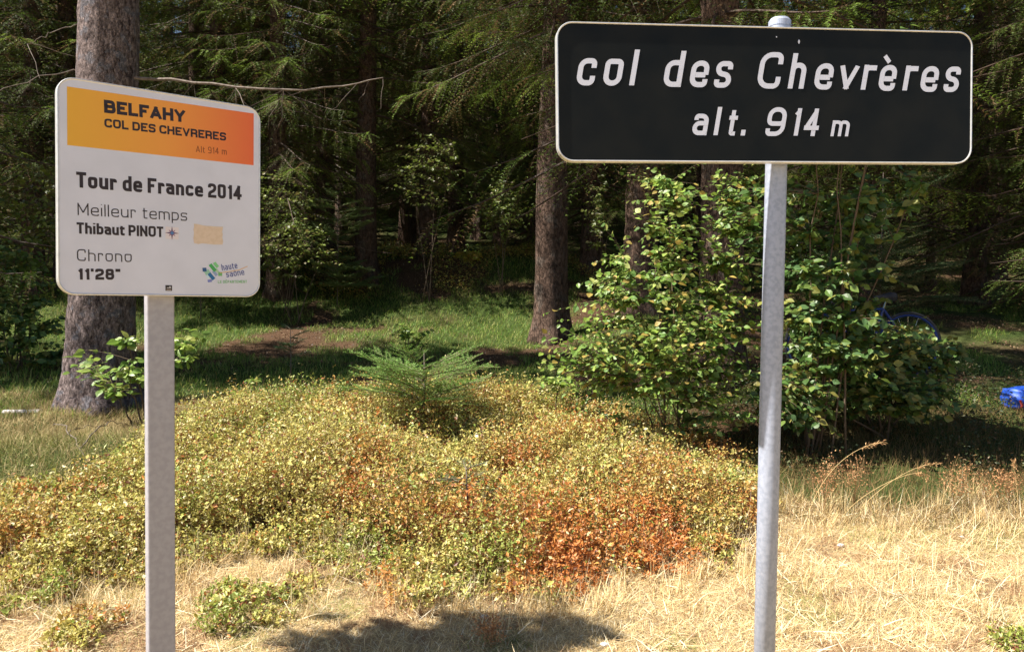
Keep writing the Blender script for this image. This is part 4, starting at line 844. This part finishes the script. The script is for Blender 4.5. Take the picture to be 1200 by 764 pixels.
# dead grass and roots round the big trunk, pale log, stones
def rock(u, v, s, seed, label, col=(.62, .58, .52)):
    r = np.random.default_rng(seed); b = G(u, v); me = bpy.data.meshes.new('stone'); import bmesh; bm = bmesh.new(); bmesh.ops.create_icosphere(bm, subdivisions=2, radius=s)
    for vv in bm.verts: vv.co = Vector((vv.co.x * r.uniform(.9, 1.15), vv.co.y * r.uniform(.85, 1.1) * .8, vv.co.z * .55)) * (1 + .12 * math.sin(vv.co.x * 60 + seed))
    bm.to_mesh(me); bm.free(); me.materials.append(mat('stone', base=col, rough=.9, noise=(25, tuple(c * .6 for c in col), .4, .65))); o = link('stone', me, None, (b[0], b[1], b[2] + s * .3)); tag(o, label, 'stone')
rock(985, 641, .022, 1, 'pale stone lying in the straw right of the round pole')
rock(1128, 631, .016, 2, 'small pale stone farthest right in the straw')
rock(1188, 735, .016, 3, 'whitish pebble near the bottom right corner')
rock(569, 726, .024, 4, 'grey stone in the shadow at the bottom of the photo', (.25, .24, .27))
rock(708, 757, .020, 5, 'white pebble near the bottom edge in sun', (.75, .7, .72))
b = G(5, 487); mb = MB(); p1 = G(48, 486); s = np.linspace(0, 1, 8)[:, None]; tube(mb, (b * (1 - s) + p1 * s) - b + np.array([0, 0, .03]), np.linspace(.03, .026, 8), 8)
o = mb.obj('fallen_stick', mat('pale_wood', base=(.55, .52, .52), rough=.9, noise=(20, (.35, .32, .3), .4, .6))); o.location = b; tag(o, 'pale fallen stick on the ground left of the grey trunk', 'stick')
r = np.random.default_rng(90)
for q, (u0, v0, u1, v1, arch) in enumerate([(60, 520, 135, 500, .12), (100, 540, 60, 500, .2), (95, 530, 150, 505, .25)]):
    a = G(u0, v0); c = G(u1, v1); s = np.linspace(0, 1, 12)[:, None]; mb = MB(); tube(mb, (c - a) * s + np.array([0, 0, arch]) * 4 * s * (1 - s) * .6 + r.normal(0, .01, (12, 3)), np.linspace(.006, .003, 12), 5)
    o = mb.obj('dead_twig', M_dead); o.location = a; tag(o, ('low dead twig curving at the foot of the grey trunk', 'arched dead twig left below the grey trunk', 'highest arched dead twig below the grey trunk')[q], 'twig')

# ------------------------------------------------------------------ blue bicycle behind the bush, blue bag at the right edge
M_blue = mat('blue_paint', base=(.012, .03, .16), rough=.3); M_tyre = mat('tyre_rubber', base=(.02, .02, .025), rough=.8); M_chain = mat('steel_chain', base=(.55, .6, .65), rough=.25, metal=1.0)
def ring(mb, c, R, r_, n=40, m=6, col=(1, 1, 1), a0=0, a1=2 * math.pi):
    full = abs(a1 - a0 - 2 * math.pi) < 1e-6; t = np.linspace(a0, a1, n + 1); P = np.stack([c[0] + R * np.cos(t), np.full(n + 1, c[1]), c[2] + R * np.sin(t)], 1)
    tube(mb, P, r_, m, col, cap=not full)
bc = unproj(1064, 405, 9.2); gz = float(T(bc[0], bc[1])); Rw = bc[2] - gz if .25 < bc[2] - gz < .45 else .34
bi = empty('bicycle', (bc[0], bc[1], gz), label='blue bicycle parked behind the low bush on the right', cat='bicycle')
for cx in (0, -1.04):
    w = MB(); ring(w, (cx, 0, Rw), Rw - .035, .016, 44, 6); wo = w.obj('wheel', M_blue, bi)
    w = MB(); ring(w, (cx, 0, Rw), Rw - .012, .018, 44, 8); w.obj('tyre', M_tyre, wo)
    w = MB()
    for k in range(18):
        t = k * 2 * math.pi / 18; tube(w, [(cx + .02 * math.cos(t), (-.02 if k % 2 else .02), Rw + .02 * math.sin(t)), (cx + (Rw - .04) * math.cos(t + .2), 0, Rw + (Rw - .04) * math.sin(t + .2))], .0012, 3)
    w.obj('spokes', M_chain, wo); w = MB(); tube(w, [(cx, -.05, Rw), (cx, .05, Rw)], .02, 10); w.obj('hub', M_chain, wo)
w = MB(); bb = (-.42, 0, Rw - .05); seat = (-.30, 0, Rw + .42); hd_ = (-.88, 0, Rw + .38); hdl = (-.92, 0, Rw + .26)
for a, b in ((seat, bb), (seat, hd_), (bb, hdl), (hd_, hdl), ((0, .04, Rw), bb), ((0, .04, Rw), seat), ((0, -.04, Rw), bb), ((0, -.04, Rw), seat)): tube(w, [a, b], .015, 8)
w.obj('frame', M_blue, bi); w = MB(); tube(w, [hdl, (-.98, -.05, Rw + .1), (-1.04, -.05, Rw)], .012, 6); tube(w, [hdl, (-.98, .05, Rw + .1), (-1.04, .05, Rw)], .012, 6); w.obj('fork', M_blue, bi)
w = MB(); tube(w, [(-.86, -.25, Rw + .5), (-.9, -.1, Rw + .5), (-.86, 0, Rw + .48), (-.9, .1, Rw + .5), (-.86, .25, Rw + .5)], .012, 6); tube(w, [hd_, (-.86, 0, Rw + .48)], .012, 6); w.obj('handlebar', M_tyre, bi)
w = MB(); tube(w, [seat, (-.27, 0, Rw + .52)], .012, 6); w.obj('seat_post', M_chain, bi)
w = MB(); tube(w, [(-.42, 0, Rw + .55), (-.34, 0, Rw + .55), (-.22, 0, Rw + .555), (-.16, 0, Rw + .56)], [.012, .03, .06, .05], 8); w.obj('saddle', M_tyre, bi)
w = MB(); ring(w, (bb[0], -.05, bb[2]), .09, .006, 28, 5); w.obj('chainring', M_chain, bi)
w = MB(); tube(w, [(bb[0], -.05, bb[2] + .09), (0, -.05, Rw + .04)], .007, 4); tube(w, [(bb[0], -.05, bb[2] - .09), (0, -.05, Rw - .04)], .007, 4); ring(w, (0, -.05, Rw), .04, .008, 16, 5); w.obj('chain', M_chain, bi)
w = MB(); tube(w, [(bb[0], -.07, bb[2]), (bb[0] + .12, -.07, bb[2] - .12)], .008, 6); tube(w, [(bb[0] + .12, -.16, bb[2] - .12), (bb[0] + .12, -.07, bb[2] - .12)], [.02, .02], 6); w.obj('pedal', M_chain, bi)

gb = G(1196, 478); bag = empty('rucksack', gb, .4, label='bright blue rucksack with red trim lying at the right edge of the picture', cat='bag')
import bmesh
def blob(name, sx, sy, sz, loc, m, parent, pw=.7, seed=1):
    me = bpy.data.meshes.new(name); bm = bmesh.new(); bmesh.ops.create_cube(bm, size=2); bmesh.ops.subdivide_edges(bm, edges=bm.edges[:], cuts=6, use_grid_fill=True)
    for v in bm.verts:
        c = v.co; q = c / max(c.length, 1e-6); c = c * .55 + q * .60; v.co = Vector((c.x * sx, c.y * sy, c.z * sz)) * (1 + .05 * math.sin(c.x * 5 + seed) * math.cos(c.z * 6))
    for f in bm.faces: f.smooth = True
    bm.to_mesh(me); bm.free(); me.materials.append(m); return link(name, me, parent, loc)
M_bagb = mat('blue_nylon', base=(.015, .08, .50), rough=.5, bump=(12, .4, .01)); M_red = mat('red_webbing', base=(.45, .02, .03), rough=.6)
blob('body', .21, .12, .10, (.06, 0, .10), M_bagb, bag); blob('pocket', .13, .05, .06, (.06, -.12, .08), M_bagb, bag)
w = MB(); tube(w, [(-.12, -.06, .18), (0, -.13, .20), (.14, -.12, .19), (.24, -.06, .17)], .010, 5); tube(w, [(-.14, -.10, .02), (-.18, -.14, .05), (-.19, -.12, .10)], .012, 5); w.obj('strap', M_red, bag)
w = MB(); tube(w, [(-.1, -.128, .10), (.05, -.18, .12), (.2, -.125, .11)], .006, 4); w.obj('zip', M_red, bag)
